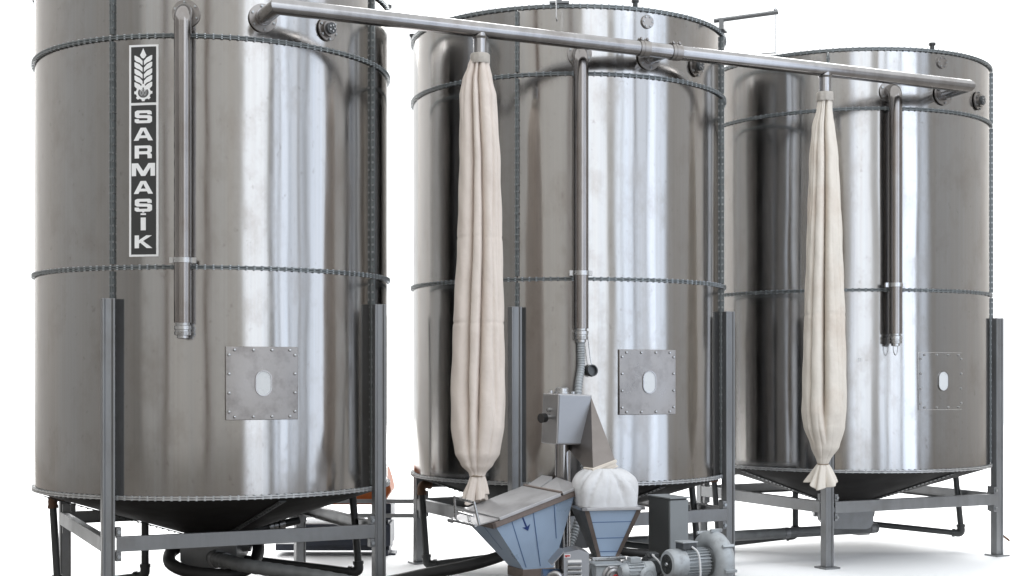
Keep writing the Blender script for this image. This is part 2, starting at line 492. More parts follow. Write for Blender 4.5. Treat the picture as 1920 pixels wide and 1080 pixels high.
    m = MB(); m.cyl(pol(R - .01, a, 3.283), pol(R + .035, a, 3.283), .045, 24)
    nz = m.obj('level_nozzle', M_plate, root)
    flange(nz, pol(R + .004, a, 3.283), d, .066, .045)
    m = MB(); m.cyl(pol(R + .035, a, 3.283), pol(R + .05, a, 3.283), .032, 20); m.obj('sensor_face', M_motord, nz)
    m = MB()
    for k in range(5):
        o = Vector((-math.sin(a), math.cos(a), 0)) * .017 * math.cos(k * 1.2566) + Vector((0, 0, .017 * math.sin(k * 1.2566)))
        m.cyl(pol(R + .05, a, 3.283) + o, pol(R + .056, a, 3.283) + o, .005, 8)
    stuff(m.obj('bolts', M_bright, nz, fix=False))
    # blanking disc near the top
    a = -q - rad(.4); m = MB(); m.cyl(pol(R - .005, a, 3.505), pol(R + .012, a, 3.505), .042, 24)
    bd = m.obj('blanking_disc', M_plate, root, bevel=.002)
    m = MB()
    for k in range(6):
        o = Vector((.032 * math.cos(k * PI / 3), 0, .032 * math.sin(k * PI / 3)))
        m.cyl(pol(R + .011, a, 3.505) + o, pol(R + .018, a, 3.505) + o, .005, 6)
    stuff(m.obj('bolts', M_bolt, bd, fix=False))
    # small lifting lugs on the rim
    for a in (rad(-95), rad(-20), rad(70), rad(160)):
        m = MB(); p = pol(R + .004, a, Z3 + .01)
        m.cyl(p, p + Vector((0, 0, .03)), .016, 10); m.cyl(p + Vector((0, 0, .03)), p + Vector((0, 0, .045)), .024, 10)
        m.obj('lifting_lug', M_dark, root)
    # discharge box under the cone
    m = MB()
    pr = [(-.17, .34), (-.17, .22), (-.15, .19), (-.12, .175), (.12, .175), (.15, .19), (.17, .22), (.17, .34)]
    vs = [(x, y, z) for y in (-.2, .18) for x, z in pr]; n = len(pr)
    Mr = Matrix.Rotation(-TH, 4, 'Z')
    m.add(vs, [tuple(range(n)), tuple(range(2 * n - 1, n - 1, -1))] + [(i, (i + 1) % n, n + (i + 1) % n, n + i) for i in range(n)], Mr)
    m.cyl(Mr @ Vector((-.24, 0, .3)), Mr @ Vector((.22, 0, .3)), .05, 16)
    m.obj('discharge_box', M_galv, root, bevel=.004)
    # air pipes
    def airpipe(pts, tops):
        P = [loc(*p) for p in pts]
        m = MB(); m.tube(rounded(P, .045, 5), .0225, 12)
        o = m.obj('air_pipe', M_dark, root)
        for i in range(1, len(P) - 1):
            m = MB(); a, b = (P[i - 1] - P[i]).normalized(), (P[i + 1] - P[i]).normalized()
            m.tube(rounded([P[i] + a * .06, P[i], P[i] + b * .06], .045, 5), .029, 12)
            for dd in (a, b): m.cyl(P[i] + dd * .05, P[i] + dd * .07, .033, 12)
            m.obj('elbow', M_rust if i in tops else M_dark, o)
    airpipe([(.84, 0, .63), (.885, -.02, .125), (.05, .15, .20)], ())
    airpipe([(-.78, .1, .585), (-1.0, 0, .585), (-.96, -.02, .04), (-.40, -.12, .12), (-.40, -.12, .5)], (1,))
    return root

def flange(parent, p, d, r, ri):
    """round bolted flange plate lying across direction d"""
    d = d.normalized()
    m = MB(); m.cyl(p, p + d * .012, r, 32)
    o = m.obj('flange', M_plate, parent, bevel=.0015)
    u = d.cross(Vector((0, 0, 1))).normalized(); v = Vector((0, 0, 1))
    m = MB(); rb = (r + ri) / 2 + .002
    for k in range(6):
        a = k * PI / 3 + .4
        c = p + u * rb * math.cos(a) + v * rb * math.sin(a)
        m.cyl(c + d * .011, c + d * .022, .0065, 6)
    stuff(m.obj('bolts', M_bolt, parent, fix=False))

def hatch_part(root, HC, flat):
    W, H = .405, .40
    Rc = 2.6 if flat else R
    base = R + (.006 if flat else .004)
    nx, nz = 24, 2
    def y(x): return -(base - (Rc - math.sqrt(Rc * Rc - x * x)))
    vs, fs = [], []
    def yb(x): return -(math.sqrt((R - .006) ** 2 - x * x))
    xs = [-W / 2 + W * i / nx for i in range(nx + 1)]
    poly = [(x, y(x)) for x in xs] + [(x, yb(x)) for x in reversed(xs)]
    m = MB(); m.prism(poly, HC - H / 2, HC + H / 2)
    h = m.obj('access_hatch', M_plate if flat else M_steel, root, smooth=20, bevel=.0025)
    b = MB(); e = .018
    pts = [(x, z) for x in (-.155, -.052, .052, .155) for z in (-H / 2 + e, H / 2 - e)]
    pts += [(s * (W / 2 - e), z) for s in (-1, 1) for z in (-.155, -.052, .052, .155)]
    for x, z in pts:
        b.lathe([(.0001, .009), (.006, .008), (.0085, .004), (.0085, -.002)], 10, M=Matrix.Translation((x, y(x), HC + z)) @ Matrix.Rotation(PI / 2, 4, 'X'))
    stuff(b.obj('bolts', M_bright, h, fix=False))
    def capsule(hw, hh, y0, y1):
        P = [(hw * math.cos(a), (hh - hw) + hw * math.sin(a)) for a in [PI * k / 12 for k in range(13)]]
        P += [(-x, -z) for x, z in P]
        m = MB(); Mx = Matrix.Translation((.005, 0, HC)) @ Matrix.Rotation(PI / 2, 4, 'X')
        m.prism(P, -y1, -y0, Mx); return m
    y0 = y(0)
    g = MB()
    def cap(hw, hh):
        P = [(hw * math.cos(a), (hh - hw) + hw * math.sin(a)) for a in [PI * k / 12 for k in range(13)]]
        return P + [(-x, -z) for x, z in P]
    A, B = cap(.0465, .0705), cap(.0415, .0655)
    n = len(A)
    vs = [(x + .005, y0 - dy, HC + z) for P, dy in ((A, -.002), (A, .006), (B, .006), (B, -.002)) for x, z in P]
    fs = [(j * n + i, j * n + (i + 1) % n, (j + 1) * n + (i + 1) % n, (j + 1) * n + i) for j in range(3) for i in range(n)]
    g.add(vs, fs); g.obj('gasket', M_pipe, h)
    capsule(.0415, .0655, y0 - .0025, y0 + .002).obj('sight_window', M_window, h, smooth=0)
    return h

silo = build_silo()
silo.location = (*CENT[0], 0)
silos = [silo]
for k in (1, 2):
    c = copy_tree(silo, None, ('access_hatch',) if k == 2 else ())
    c.location = (*CENT[k], 0); silos.append(c)
hatch_part(silos[2], 1.29, flat=False)
for ch in silos[1].children:
    if ch.name.startswith('filling_pipe'): ch.rotation_euler = (0, 0, rad(-1.9))
silos[0]['label'] = 'largest and nearest silo, on the left, wearing the black name plate'
silos[1]['label'] = 'middle silo of the three, with the corrugated hose and steel box in front of it'
silos[2]['label'] = 'rightmost and farthest silo, with a tiny white paper sticker on its lower shell'

# ------------------------------------------------------------------ name plate on the first silo
def sign():
    a_c = rad(-125.0)
    def uz(px, py): return ((px - 269) * .00315, CAM_Z + (699.4 - py) / F * 7.646)
    def bend(u, z, r): return pol(r, a_c + u / R, z)
    def plate(x0, y0, x1, y1, r, nx=10):
        m = MB()
        (u0, z1), (u1, z0) = uz(x0, y0), uz(x1, y1)
        m.lathe([(r, z0), (r, z1), (R + .001, z1), (R + .001, z0)], nx, a_c + u0 / R, a_c + u1 / R, close=True)
        return m
    base = plate(243, 84, 296, 481, R + .0035).obj('name_plate', M_signwhite, silos[0], smooth=30)
    plate(247, 88, 292, 192.5, R + .0055).obj('emblem_panel', M_signblack, base, smooth=30)
    plate(247, 197.5, 292, 477, R + .0055).obj('letter_panel', M_signblack, base, smooth=30)
    def flat(name, loops, m_, r):
        """outline polygons (px) with holes, bent onto the shell"""
        P = [[Vector((*uz(x, y), 0)) for x, y in lp] for lp in loops]
        tri = tessellate_polygon(P)
        pts = [p for lp in P for p in lp]
        m = MB(); n = len(pts)
        m.v = [tuple(bend(p.x, p.y, r)) for p in pts]; m.f = [tuple(t) for t in tri]
        me = m.mesh(name, m_, 0)
        o = bpy.data.objects.new(name, me); C.objects.link(o); o.parent = base
        md = o.modifiers.new('t', 'SOLIDIFY'); md.thickness = .002; md.offset = 0
        return o
    X0 = 269.5
    def L(loops, cy, w, h, name='letter'):
        return flat(name, [[(X0 + x * w / 2, cy - y * h / 2) for x, y in lp] for lp in loops], M_signwhite, R + .0075)
    Sp = [[(-.72, 1), (.72, 1), (.95, .82), (.98, .35), (.5, .35), (.46, .56), (-.42, .56), (-.5, .42), (-.42, .28), (.75, .22), (1, .02), (1, -.78), (.76, -1), (-.76, -1), (-1, -.8), (-1, -.35), (-.52, -.35), (-.48, -.56), (.44, -.56), (.52, -.42), (.44, -.24), (-.74, -.18), (-.98, .02), (-.98, .8)]]
    Ap = [[(-.3, 1), (.3, 1), (1.08, -1), (.55, -1), (.42, -.62), (-.42, -.62), (-.55, -1), (-1.08, -1)], [(-.28, -.2), (.28, -.2), (0, .58)]]
    Rp = [[(-1, 1), (.74, 1), (.98, .8), (.98, .05), (.8, -.16), (.98, -.4), (.98, -1), (.5, -1), (.5, -.48), (.42, -.36), (-.5, -.36), (-.5, -1), (-1, -1)], [(-.5, .1), (.4, .1), (.5, .2), (.5, .48), (.4, .58), (-.5, .58)]]
    Mp = [[(-1, 1), (-.45, 1), (0, -.25), (.45, 1), (1, 1), (1, -1), (.62, -1), (.62, .35), (.18, -1), (-.18, -1), (-.62, .35), (-.62, -1), (-1, -1)]]
    Kp = [[(-1, 1), (-.5, 1), (-.5, .25), (.35, 1), (1, 1), (-.02, .12), (1.06, -1), (.4, -1), (-.34, -.16), (-.5, -.28), (-.5, -1), (-1, -1)]]
    Ip = [[(-1, 1), (1, 1), (1, -1), (-1, -1)]]
    yy = lambda v: 60 + v / 2.455
    L(Sp, yy(391), 31, 24); L(Ap, yy(471), 32, 24); L(Rp, yy(553), 31, 24); L(Mp, yy(634), 42, 24)
    L(Ap, yy(716), 32, 24); L(Sp, yy(798), 31, 24)
    L(Ip, yy(829.5), 3.5, 1.9, 'cedilla'); L(Ip, yy(839), 9.5, 3.2, 'letter_dot'); L(Ip, yy(884), 9, 24); L(Kp, yy(966), 31, 24)
    # ear of grain over a gear wheel
    e = lambda x, y: (269.5 + x / 3, y / 3)
    flat('grain_tip', [[e(0, 273), e(9, 295), e(17, 312), e(9, 325), e(0, 331), e(-9, 325), e(-17, 312), e(-9, 295)]], M_signwhite, R + .0075)
    for k in range(5):
        yo = 308 + k * 37.5
        for s in (-1, 1):
            flat('grain_leaf', [[e(s * 4, yo + 36), e(s * 20, yo + 18), e(s * 42, yo + 5), e(s * 48, yo + 5), e(s * 47, yo + 28), e(s * 38, yo + 38), e(s * 20, yo + 46), e(s * 4, yo + 60)]], M_signwhite, R + .0075)
    gy = 522; N = 8; pts = []
    for k in range(N):
        for f, r in ((-.30, 40), (-.18, 49), (.18, 49), (.30, 40)):
            a = 2 * PI * (k + f) / N + PI / 2
            pts.append(e(r * math.cos(a), gy - r * math.sin(a)))
    hole = [e(29 * math.cos(2 * PI * k / 24), gy - 29 * math.sin(2 * PI * k / 24)) for k in range(24)]
    flat('gear_wheel', [pts, hole], M_signwhite, R + .0075)
    flat('roller_disc', [[e(25 * math.cos(2 * PI * k / 24), gy - 25 * math.sin(2 * PI * k / 24)) for k in range(24)]], M_signgrey, R + .0070)
    for s in (-1, 1):
        ell = lambda rx, ry: [e(s * 9 + rx * math.cos(2 * PI * k / 20), gy - ry * math.sin(2 * PI * k / 20)) for k in range(20)]
        flat('roller_mark', [ell(7.5, 17), ell(4.5, 13)], M_signmid, R + .0085)
sign()

# ------------------------------------------------------------------ extras of single silos
def rim_arm(root, wdeg):
    """light steel arm on the rim with a plumb rod hanging from its end"""
    a = rad(wdeg) - TH; d = pol(1, a, 0); t = Vector((-math.sin(a), math.cos(a), 0))
    m = MB(); p = pol(R + .01, a, Z3)
    m.box((0, 0, 0), (.05, .12, .012), Matrix.Translation(p + Vector((0, 0, .018))) @ Matrix.Rotation(a, 4, 'Z'))
    m.box((0, 0, 0), (.03, .03, .08), Matrix.Translation(p + Vector((0, 0, .055))) @ Matrix.Rotation(a, 4, 'Z'))
    e0, e1 = p + Vector((0, 0, .085)) - d * .05, p + Vector((0, 0, .105)) + d * .37
    m.tube([e0, e1], .015, 8)
    o = m.obj('swing_arm', M_galv, root)
    r = MB(); q_ = e1 - d * .02
    r.cyl(q_ + Vector((0, 0, .035)), q_ - Vector((0, 0, .27)), .0042, 8); r.cyl(q_ + Vector((0, 0, .013)), q_ + Vector((0, 0, .022)), .012, 8)
    r.cyl(q_ - Vector((0, 0, .262)) - d * .09, q_ - Vector((0, 0, .262)) + d * .005, .004, 6)
    r.obj('hanging_rod', M_bright, o)
rim_arm(silos[1], -95); rim_arm(silos[1], -20.5)
# cap hanging from the middle silo's filling pipe
a = rad(-114.1)
m = MB()
pc = pol(R + .10, a, 1.36) + pol(.065, a + PI / 2, 0)
Mc = Matrix.Translation(pc) @ Matrix.Rotation(a + .5, 4, 'Z') @ Matrix.Rotation(rad(80), 4, 'Y')
m.lathe([(.0001, -.012), (.03, -.012), (.036, -.008), (.036, .016), (.030, .016), (.028, -.002), (.0001, -.002)], 20, M=Mc)
cp = m.obj('pipe_cap', M_motord, silos[1])
m = MB(); m.tube(spline([pc + Vector((0, 0, .036)), pc + Vector((0, 0, .09)) - pol(.01, a + PI / 2, 0), pol(R + .118, a, 1.575) + pol(.04, a + PI / 2, 0)], 5), .003, 6); m.obj('chain', M_bright, cp)
# small paper sticker on the right silo
a = math.atan2(9.73 - 10.784, 2.36 - 2.536) - TH + .03
m = MB(); m.lathe([(R + .001, 1.425), (R + .001, 1.45), (R + .003, 1.45), (R + .003, 1.425)], 2, a - .012, a + .012, close=True)
m.obj('paper_sticker', M_white, silos[2], smooth=0)
# outlet pipe with a bright coupling behind the front beam of the left silo
def L1(p): return Matrix.Rotation(-TH, 4, 'Z') @ (Vector(p) - Vector((*CENT[0], 0)))
m = MB(); pa, pb = L1(at(455, 998, 8.8)), L1(at(560, 976, 9.0)); m.tube([pa, pb], .026, 14)
op = m.obj('outlet_pipe', M_dark, silos[0])
m = MB()
for f0, f1, r_ in ((.44, .52, .040), (.54, .60, .034), (.62, .72, .042)): m.tube([pa + (pb - pa) * f0, pa + (pb - pa) * f1], r_, 18)
m.obj('coupling', M_bright, op)
# hook and loop at the end of the right silo's filling pipe
m = MB(); p = pol(R + .118, rad(-112.2), 1.53)
m.tube(spline([p + Vector((-.02, 0, .0)), p + Vector((-.016, 0, -.04)), p + Vector((0, 0, -.062)), p + Vector((.016, 0, -.04)), p + Vector((.02, 0, 0))], 5), .0035, 6)
m.obj('wire_loop', M_bright, silos[2])
m = MB(); p = Vector((1.1 * .7071, -1.1 * .7071, 0))
m.tube([p + Vector((-.02, .01, .20)), p + Vector((.09, -.03, .11))], .008, 8); m.obj('brace_rod', M_rust, silos[2])

# ------------------------------------------------------------------ conveying pipe across the silos
OFF = .288
def pline(s, z=3.285): return Vector((-1.252, 7.475, z)) + RV * s
ZP = 3.285
tp = thing('conveying_pipe', 'long steel pipe running across the front of all three silos', 'pipe', pline(0, 0))
inv = Matrix.Translation(-Vector(pline(0, 0)))
def tl(p): return Vector(p) - Vector(pline(0, 0))
def perp(i): return Vector((CENT[i][0], CENT[i][1], ZP)) + NV * (R + OFF)
def nozz(i, d=.02): return Vector((CENT[i][0], CENT[i][1], ZP)) + NV * (R + d)
s_of = lambda p: (Vector(p) - pline(0)).dot(RV)
s0, s1, s2 = s_of(perp(0)), s_of(perp(1)), s_of(perp(2))
m = MB(); m.tube([tl(nozz(0)), tl(pline(s0)), tl(pline(s2 - .05)), tl(nozz(2) - RV * .012)], .0435, 28)
m.obj('main_tube', M_pipe, tp)
m = MB(); m.tube([tl(nozz(1)), tl(pline(s1))], .0425, 24); m.obj('branch_tube', M_pipe, tp)
for s in (s1 - .155, s1 + .07):
    m = MB(); u = RV * .034
    m.cyl(tl(pline(s) - u), tl(pline(s) + u), .0485, 28)
    m.cyl(tl(pline(s) - u * .3), tl(pline(s) + u * .3), .0505, 28)
    for k in (-1, 1):
        for j in (-1, 1):
            p = tl(pline(s)) + RV * .022 * k + Vector((0, 0, .05)) + NV * .012 * j
            m.cyl(p, p + Vector((0, 0, .014)), .006, 6)
        m.box((0, 0, 0), (.012, .045, .008), Matrix.Translation(tl(pline(s)) + RV * .022 * k + Vector((0, 0, .052))) @ Matrix.Rotation(TH, 4, 'Z'))
    m.obj('sleeve_clamp', M_plate, tp)
SP = [1.189, 3.61]
for s in SP:
    m = MB(); m.cyl(tl(pline(s)), tl(pline(s, 3.10)), .0385, 24)
    m.lathe([(.0387, -.05), (.047, -.042), (.0387, -.054)], 24, M=Matrix.Translation(tl(pline(s))))
    m.obj('down_spout', M_pipe, tp)

# ------------------------------------------------------------------ cloth sleeves
def sleeve(s, tab, label, mt, seed, y_cuff, seams, creases):
    """tab rows: (z, half_width, centre_shift, fold_amp)"""
    rnd = random.Random(seed)
    base = pline(s, 0)
    root = thing('cloth_sleeve', label, 'filter bag', base, 0, 'cloth sleeves hanging from the long pipe')
    n, zlo, zhi = 200, tab[0][0], tab[-1][0]
    rows = 220
    zr = zhi - zlo
    # a few long irregular creases: (angle, drift, depth, width, lower end, upper end)
    cr = []
    for a0, dp in creases:
        cr.append((rad(a0), rnd.uniform(-.25, .25), dp, rnd.uniform(.09, .12), rnd.uniform(.0, .12), 1.0, rnd.random() * 6))
    for k in range(4):      # shorter wrinkles
        cr.append((rnd.uniform(-PI, 0), rnd.uniform(-.5, .5), rnd.uniform(.04, .10), rnd.uniform(.05, .1), rnd.uniform(.1, .6), rnd.uniform(.65, .95), rnd.random() * 6))
    for k in range(7):     # gathers at the tied bottom
        cr.append((rnd.uniform(-PI, .2), rnd.uniform(-.3, .3), rnd.uniform(.04, .10), rnd.uniform(.04, .08), -.2, rnd.uniform(.12, .24), rnd.random() * 6))
    for k in range(6):     # gathers below the cuff
        cr.append((rnd.uniform(-PI, .2), rnd.uniform(-.3, .3), rnd.uniform(.05, .12), rnd.uniform(.05, .09), rnd.uniform(.80, .92), 1.2, rnd.random() * 6))
    for k in range(5): cr.append((rnd.uniform(.4, PI - .4), 0, .08, .12, 0, 1, 0))
    p1, p2, p3 = rnd.random() * 6, rnd.random() * 6, rnd.random() * 6
    m = MB()
    for i in range(rows + 1):
        z = zlo + zr * i / rows; t = i / rows
        hw, cx, am, hi_ = lerp(tab, z)
        act = []
        for a0, dr, dp, wd, l0, l1, ph in cr:
            g = max(0, min(1, (t - l0) / .12, (l1 - t) / .12)) if l1 < 1.1 else max(0, min(1, (t - l0) / .12))
            if l1 >= 1.0 and l0 <= .12: g = max(.0, min(1, (t - l0 * .5) / .15))
            if g > 0: act.append((a0 + dr * (t - .5) + .10 * math.sin(t * 5 + ph), dp * g, wd))
        for k in range(n):
            th = 2 * PI * k / n
            th2 = th if th < PI else th - 2 * PI
            f = .04 * math.sin(2 * th + p1 + t) + .02 * math.sin(3 * th + p2 - 1.5 * t) + .006 * math.sin(7 * th + p3 + 3 * t)
            for a0, dp, wd in act:
                d_ = th2 - a0
                if abs(d_) < .7: f -= dp * math.exp(-(abs(d_) / wd) ** 1.15)
            rr = hw * (1.03 + f)
            for sz in seams:
                rr *= 1 - .03 * math.exp(-((z - sz) / .007) ** 2)
            rr += .0016 * math.sin(z * 23 + th * 5) * (1 if hw > .06 else 0)
            m.v.append((cx + rr * math.cos(th), rr * math.sin(th) * .86, z))
    for i in range(rows):
        for k in range(n):
            a, b = i * n + k, i * n + (k + 1) % n
            m.f.append((a, b, b + n, a + n))
    m.obj('sleeve_body', mt, root, smooth=180, fix=False)
    return root
# sleeve 1: px/m = 332 ; z = CAM_Z+(699.4-y)/332
def zz(y, k): return CAM_Z + (699.4 - y) / k
def row(k, c0, y, x0, x1, am, hi_): return (zz(y, k), (x1 - x0) / 2 / k * .985, ((x0 + x1) / 2 - c0) / k, am, hi_)
K1 = F / 7.991
rows1 = [(893, 881, 909, .10, .9), (887, 880, 911, .12, .8), (872, 866, 924, .10, .6), (850, 855, 936, .07, .35), (800, 849, 945, .045, .2), (740, 848, 946, .04, .1), (605, 852, 944, .05, .1), (450, 859, 941, .055, .15), (300, 862, 937, .065, .2), (180, 862, 930, .09, .35), (150, 867, 923, .11, .5), (122, 877, 917, .14, .8), (112, 881, 917, .06, 1)]
b1 = sleeve(SP[0], [row(K1, 900, *r) for r in rows1], 'cloth sleeve hanging before the middle silo, tied above the slanted hopper', M_cloth, 3, 103, (zz(447, K1), zz(606, K1)), ((-120, .70), (-84, .62), (-46, .16)))
K2 = F / 9.042
rows2 = [(872, 1534, 1552, .08, .9), (864, 1531, 1556, .12, .9), (838, 1520, 1574, .10, .7), (800, 1506, 1584, .07, .4), (770, 1502, 1587, .05, .3), (700, 1504, 1587, .05, .2), (600, 1507, 1585, .06, .2), (450, 1512, 1580, .07, .2), (300, 1517, 1573, .09, .3), (240, 1522, 1566, .12, .4), (205, 1531, 1561, .12, .8), (186, 1534, 1561, .05, 1)]
b2 = sleeve(SP[1], [row(K2, 1547, *r) for r in rows2], 'cream cloth sleeve hanging before the right silo, its tail spread before a grey post', M_cloth2, 11, 175, (zz(590, K2),), ((-97, .9), (-140, .22), (-40, .12)))
def cuff(root, r, z0, z1, mt, wob):
    m = MB(); n = 40; prof = []
    for k in range(n):
        a = 2 * PI * k / n; q = 1 + wob * math.sin(a * 7) + wob * .7 * math.sin(a * 11 + 1)
        prof.append((r * q * math.cos(a), r * q * math.sin(a)))
    rows = [(1.0, z0), (1.03, z0 + .006), (1.04, (z0 + z1) / 2), (1.02, z1 - .006), (.93, z1), (.80, z1 - .004)]
    for f, z in rows: m.v += [(x * f, y * f, z) for x, y in prof]
    for i in range(len(rows) - 1):
        for k in range(n):
            a, b = i * n + k, i * n + (k + 1) % n
            m.f.append((a, b, b + n, a + n))
    m.obj('cuff', mt, root, smooth=60)
cuff(b1, .054, zz(120, K1), zz(101, K1), M_cuff, .015); cuff(b2, .051, zz(190, K2), zz(173, K2), M_cuff, .035)
def tail(root, mt, cx, z1, z0, r0, r1, skew, seed):
    rnd = random.Random(seed); m = MB(); n, rows = 96, 26
    ph = [rnd.random() * 6 for _ in range(4)]
    for i in range(rows + 1):
        t = i / rows
        for k in range(n):
            th = 2 * PI * k / n
            r = r0 + (r1 - r0) * (t ** .8)
            f = 1 + (.12 + .3 * t) * (.5 * math.sin(4 * th + ph[0] + t) + .45 * math.sin(7 * th + ph[1] - t) + .3 * math.sin(12 * th + ph[2]))
            z = z1 + (z0 - z1) * t * (1 + .18 * math.sin(2 * th + ph[3]) + .06 * math.sin(5 * th))
            m.v.append((cx + skew * t + r * f * math.cos(th), r * f * math.sin(th) * .7, z))
    for i in range(rows):
        for k in range(n):
            a, b = i * n + k, i * n + (k + 1) % n
            m.f.append((a, b, b + n, a + n))
    o = m.obj('sleeve_tail', mt, root, smooth=180, fix=False)
    md = o.modifiers.new('t', 'SOLIDIFY'); md.thickness = .003
    m = MB(); m.lathe([(r0 * 1.02 + .007 * math.cos(j * PI / 4), .006 * math.sin(j * PI / 4)) for j in range(8)], 28, close=True, M=Matrix.Translation((cx, 0, z1)) @ Matrix.Diagonal((1, .85, 1, 1)))
    m.obj('tie_cord', M_cord, root)
tail(b1, M_cloth, -.014, zz(892, K1), zz(936, K1), .037, .066, -.012, 5)
tail(b2, M_cloth2, -.013, zz(870, K2), zz(910, K2), .030, .085, -.004, 9)

# ------------------------------------------------------------------ slanted hopper (left)
def quad_strip(mb, p, q, r, s, th):
    """solid sheet through four points, th thick, grown away from the viewer side"""
    p, q, r, s = map(Vector, (p, q, r, s))
    n = (q - p).cross(s - p).normalized() * th
    mb.hexa([p - n, q - n, r - n, s - n, p, q, r, s])
def hopper_a():
    o3 = Vector((.03, 7.85, 0))
    root = thing('slanted_hopper', 'feed hopper with tilted sheet lid and blue film marked by an arrow', 'hopper', o3)
    A = Vector((-.10, 7.55, .545)); D = A - NV * .42
    B = A + RV * .50 + Vector((0, 0, .158)); Cc = D + RV * .50 + Vector((0, 0, .158))
    oc = Vector((.105, 7.83, .275)); hb = .092
    a, b, c, d = oc - RV * hb + NV * hb, oc + RV * hb + NV * hb, oc + RV * hb - NV * hb, oc - RV * hb - NV * hb
    A, B, Cc, D, a, b, c, d = [x - o3 for x in (A, B, Cc, D, a, b, c, d)]
    def face(t0, t1, b1_, b0, mt):
        m = MB(); quad_strip(m, b0, b1_, t1, t0, .004); return m.obj('hopper_wall', mt, root, smooth=0)
    front = face(A, B, b, a, M_film); left = face(D, A, a, d, M_film); face(B, Cc, c, b, M_film); face(Cc, D, d, c, M_film)
    # printed lines and arrow on the protective film of the front wall
    nrm = ((b - a).cross(A - a)).normalized()
    def uv(u, v): return (a + (b - a) * u) * (1 - v) + (A + (B - A) * u) * v
    def line(u0, v0, u1, v1, wd, mt, name):
        p, q = uv(u0, v0), uv(u1, v1); s = (q - p).cross(nrm).normalized() * wd / 2
        m = MB(); m.hexa([p - s + nrm * .0003, q - s + nrm * .0003, q + s + nrm * .0003, p + s + nrm * .0003, p - s + nrm * .0015, q - s + nrm * .0015, q + s + nrm * .0015, p + s + nrm * .0015])
        return m.obj(name, mt, front, smooth=0)
    line(.20, .98, .12, .04, .004, M_filmline, 'film_line'); line(.47, .98, .56, .04, .004, M_filmline, 'film_line')
    line(.73, .98, .88, .40, .004, M_filmline, 'film_line')
    line(.335, .90, .36, .72, .008, M_ink, 'arrow_shaft')
    m = MB(); tip, l, r_ = uv(.373, .655), uv(.30, .745), uv(.415, .755)
    pts = [tip, r_, uv(.36, .725), l]
    m.add([p + nrm * .0016 for p in pts] + [p + nrm * .0004 for p in pts], [(0, 1, 2), (0, 2, 3), (0, 4, 5, 1), (1, 5, 6, 2), (2, 6, 7, 3), (3, 7, 4, 0)])
    m.obj('arrow_head', M_ink, front, smooth=0)
    nl = ((a - d).cross(D - d)).normalized()
    p, q_ = D * .45 + A * .55, d * .45 + a * .55; q_ = p + (q_ - p) * .62; s = (q_ - p).cross(nl).normalized() * .002
    m = MB(); m.hexa([p - s + nl * .0003, q_ - s + nl * .0003, q_ + s + nl * .0003, p + s + nl * .0003, p - s + nl * .0015, q_ - s + nl * .0015, q_ + s + nl * .0015, p + s + nl * .0015]); m.obj('film_line', M_filmline, left, smooth=0)
    # rim
    up = Vector((0, 0, 1)); lidn = (B - A).cross(D - A).normalized()
    m = MB(); e = .014
    cor = [A, B, Cc, D]; cen = (A + B + Cc + D) / 4
    for i in range(4):
        p, q_ = cor[i], cor[(i + 1) % 4]
        out = (q_ - p).cross(lidn).normalized() * e
        ex = (q_ - p).normalized() * e
        p0, q0 = p - ex, q_ + ex
        m.hexa([p0 - out * .6 - lidn * .028, q0 - out * .6 - lidn * .028, q0 + out - lidn * .028, p0 + out - lidn * .028, p0 - out * .6 + lidn * .003, q0 - out * .6 + lidn * .003, q0 + out + lidn * .003, p0 + out + lidn * .003])
    m.obj('rim', M_brown, root, smooth=0, bevel=.002)
    # lid: big flap plus narrow fixed strip beyond the hinge
    lr, ln_ = (B - A).normalized(), (A - D).normalized()
    def lp(u, v, h): return A + (B - A) * u + (D - A) * v + lidn * h
    m = MB()
    m.hexa([lp(.06, -.06, .004), lp(.80, -.06, .004), lp(.80, 1.04, .004), lp(.06, 1.04, .004), lp(.06, -.06, .022), lp(.80, -.06, .022), lp(.80, 1.04, .030), lp(.06, 1.04, .030)])
    m.hexa([lp(-.17, .12, .004), lp(.06, -.02, .004), lp(.06, 1.04, .004), lp(-.17, .95, .004), lp(-.17, .12, .012), lp(.06, -.02, .016), lp(.06, 1.04, .016), lp(-.17, .95, .012)])
    lid = m.obj('lid', M_lid, root, smooth=0, bevel=.003)
    m = MB()
    m.hexa([lp(.825, -.05, .004), lp(1.05, -.05, .004), lp(1.05, .60, .004), lp(.825, .60, .004), lp(.825, -.05, .020), lp(1.05, -.05, .020), lp(1.05, .60, .050), lp(.825, .60, .024)])
    m.hexa([lp(.825, .62, .004), lp(.99, .66, .004), lp(.99, 1.04, .004), lp(.825, 1.04, .004), lp(.825, .62, .024), lp(1.05, .70, .050), lp(1.05, 1.02, .050), lp(.825, 1.04, .024)])
    m.obj('fixed_cover', M_lid, root, smooth=0, bevel=.003)
    m = MB(); m.cyl(lp(.812, -.05, .024), lp(.812, 1.02, .030), .008, 10); m.obj('hinge', M_brown, lid)
    # latch frame with its bail
    m = MB(); r = .0075
    f0, f1, f2, f3 = lp(-.15, .20, .0), lp(-.13, .20, .115), lp(-.13, .88, .125), lp(-.15, .88, .0)
    f0 = lp(-.12, .10, .01); f1 = lp(-.10, .12, .13); f2 = lp(-.10, .74, .14); f3 = lp(-.14, .80, .01)
    m.tube([f0, f1, f2, f3], r, 10)
    m.tube([lp(-.11, .25, .05), lp(-.11, .70, .055)], .006, 8)
    m.tube([lp(-.16, .80, .012), lp(-.16, .10, .012)], .008, 8)
    m.cyl(lp(-.16, .86, .008), lp(-.16, .96, .008), .014, 10)
    m.cyl(lp(-.11, .4, .05), lp(-.13, .36, .02), .009, 8)
    m.obj('latch_frame', M_bright, root)
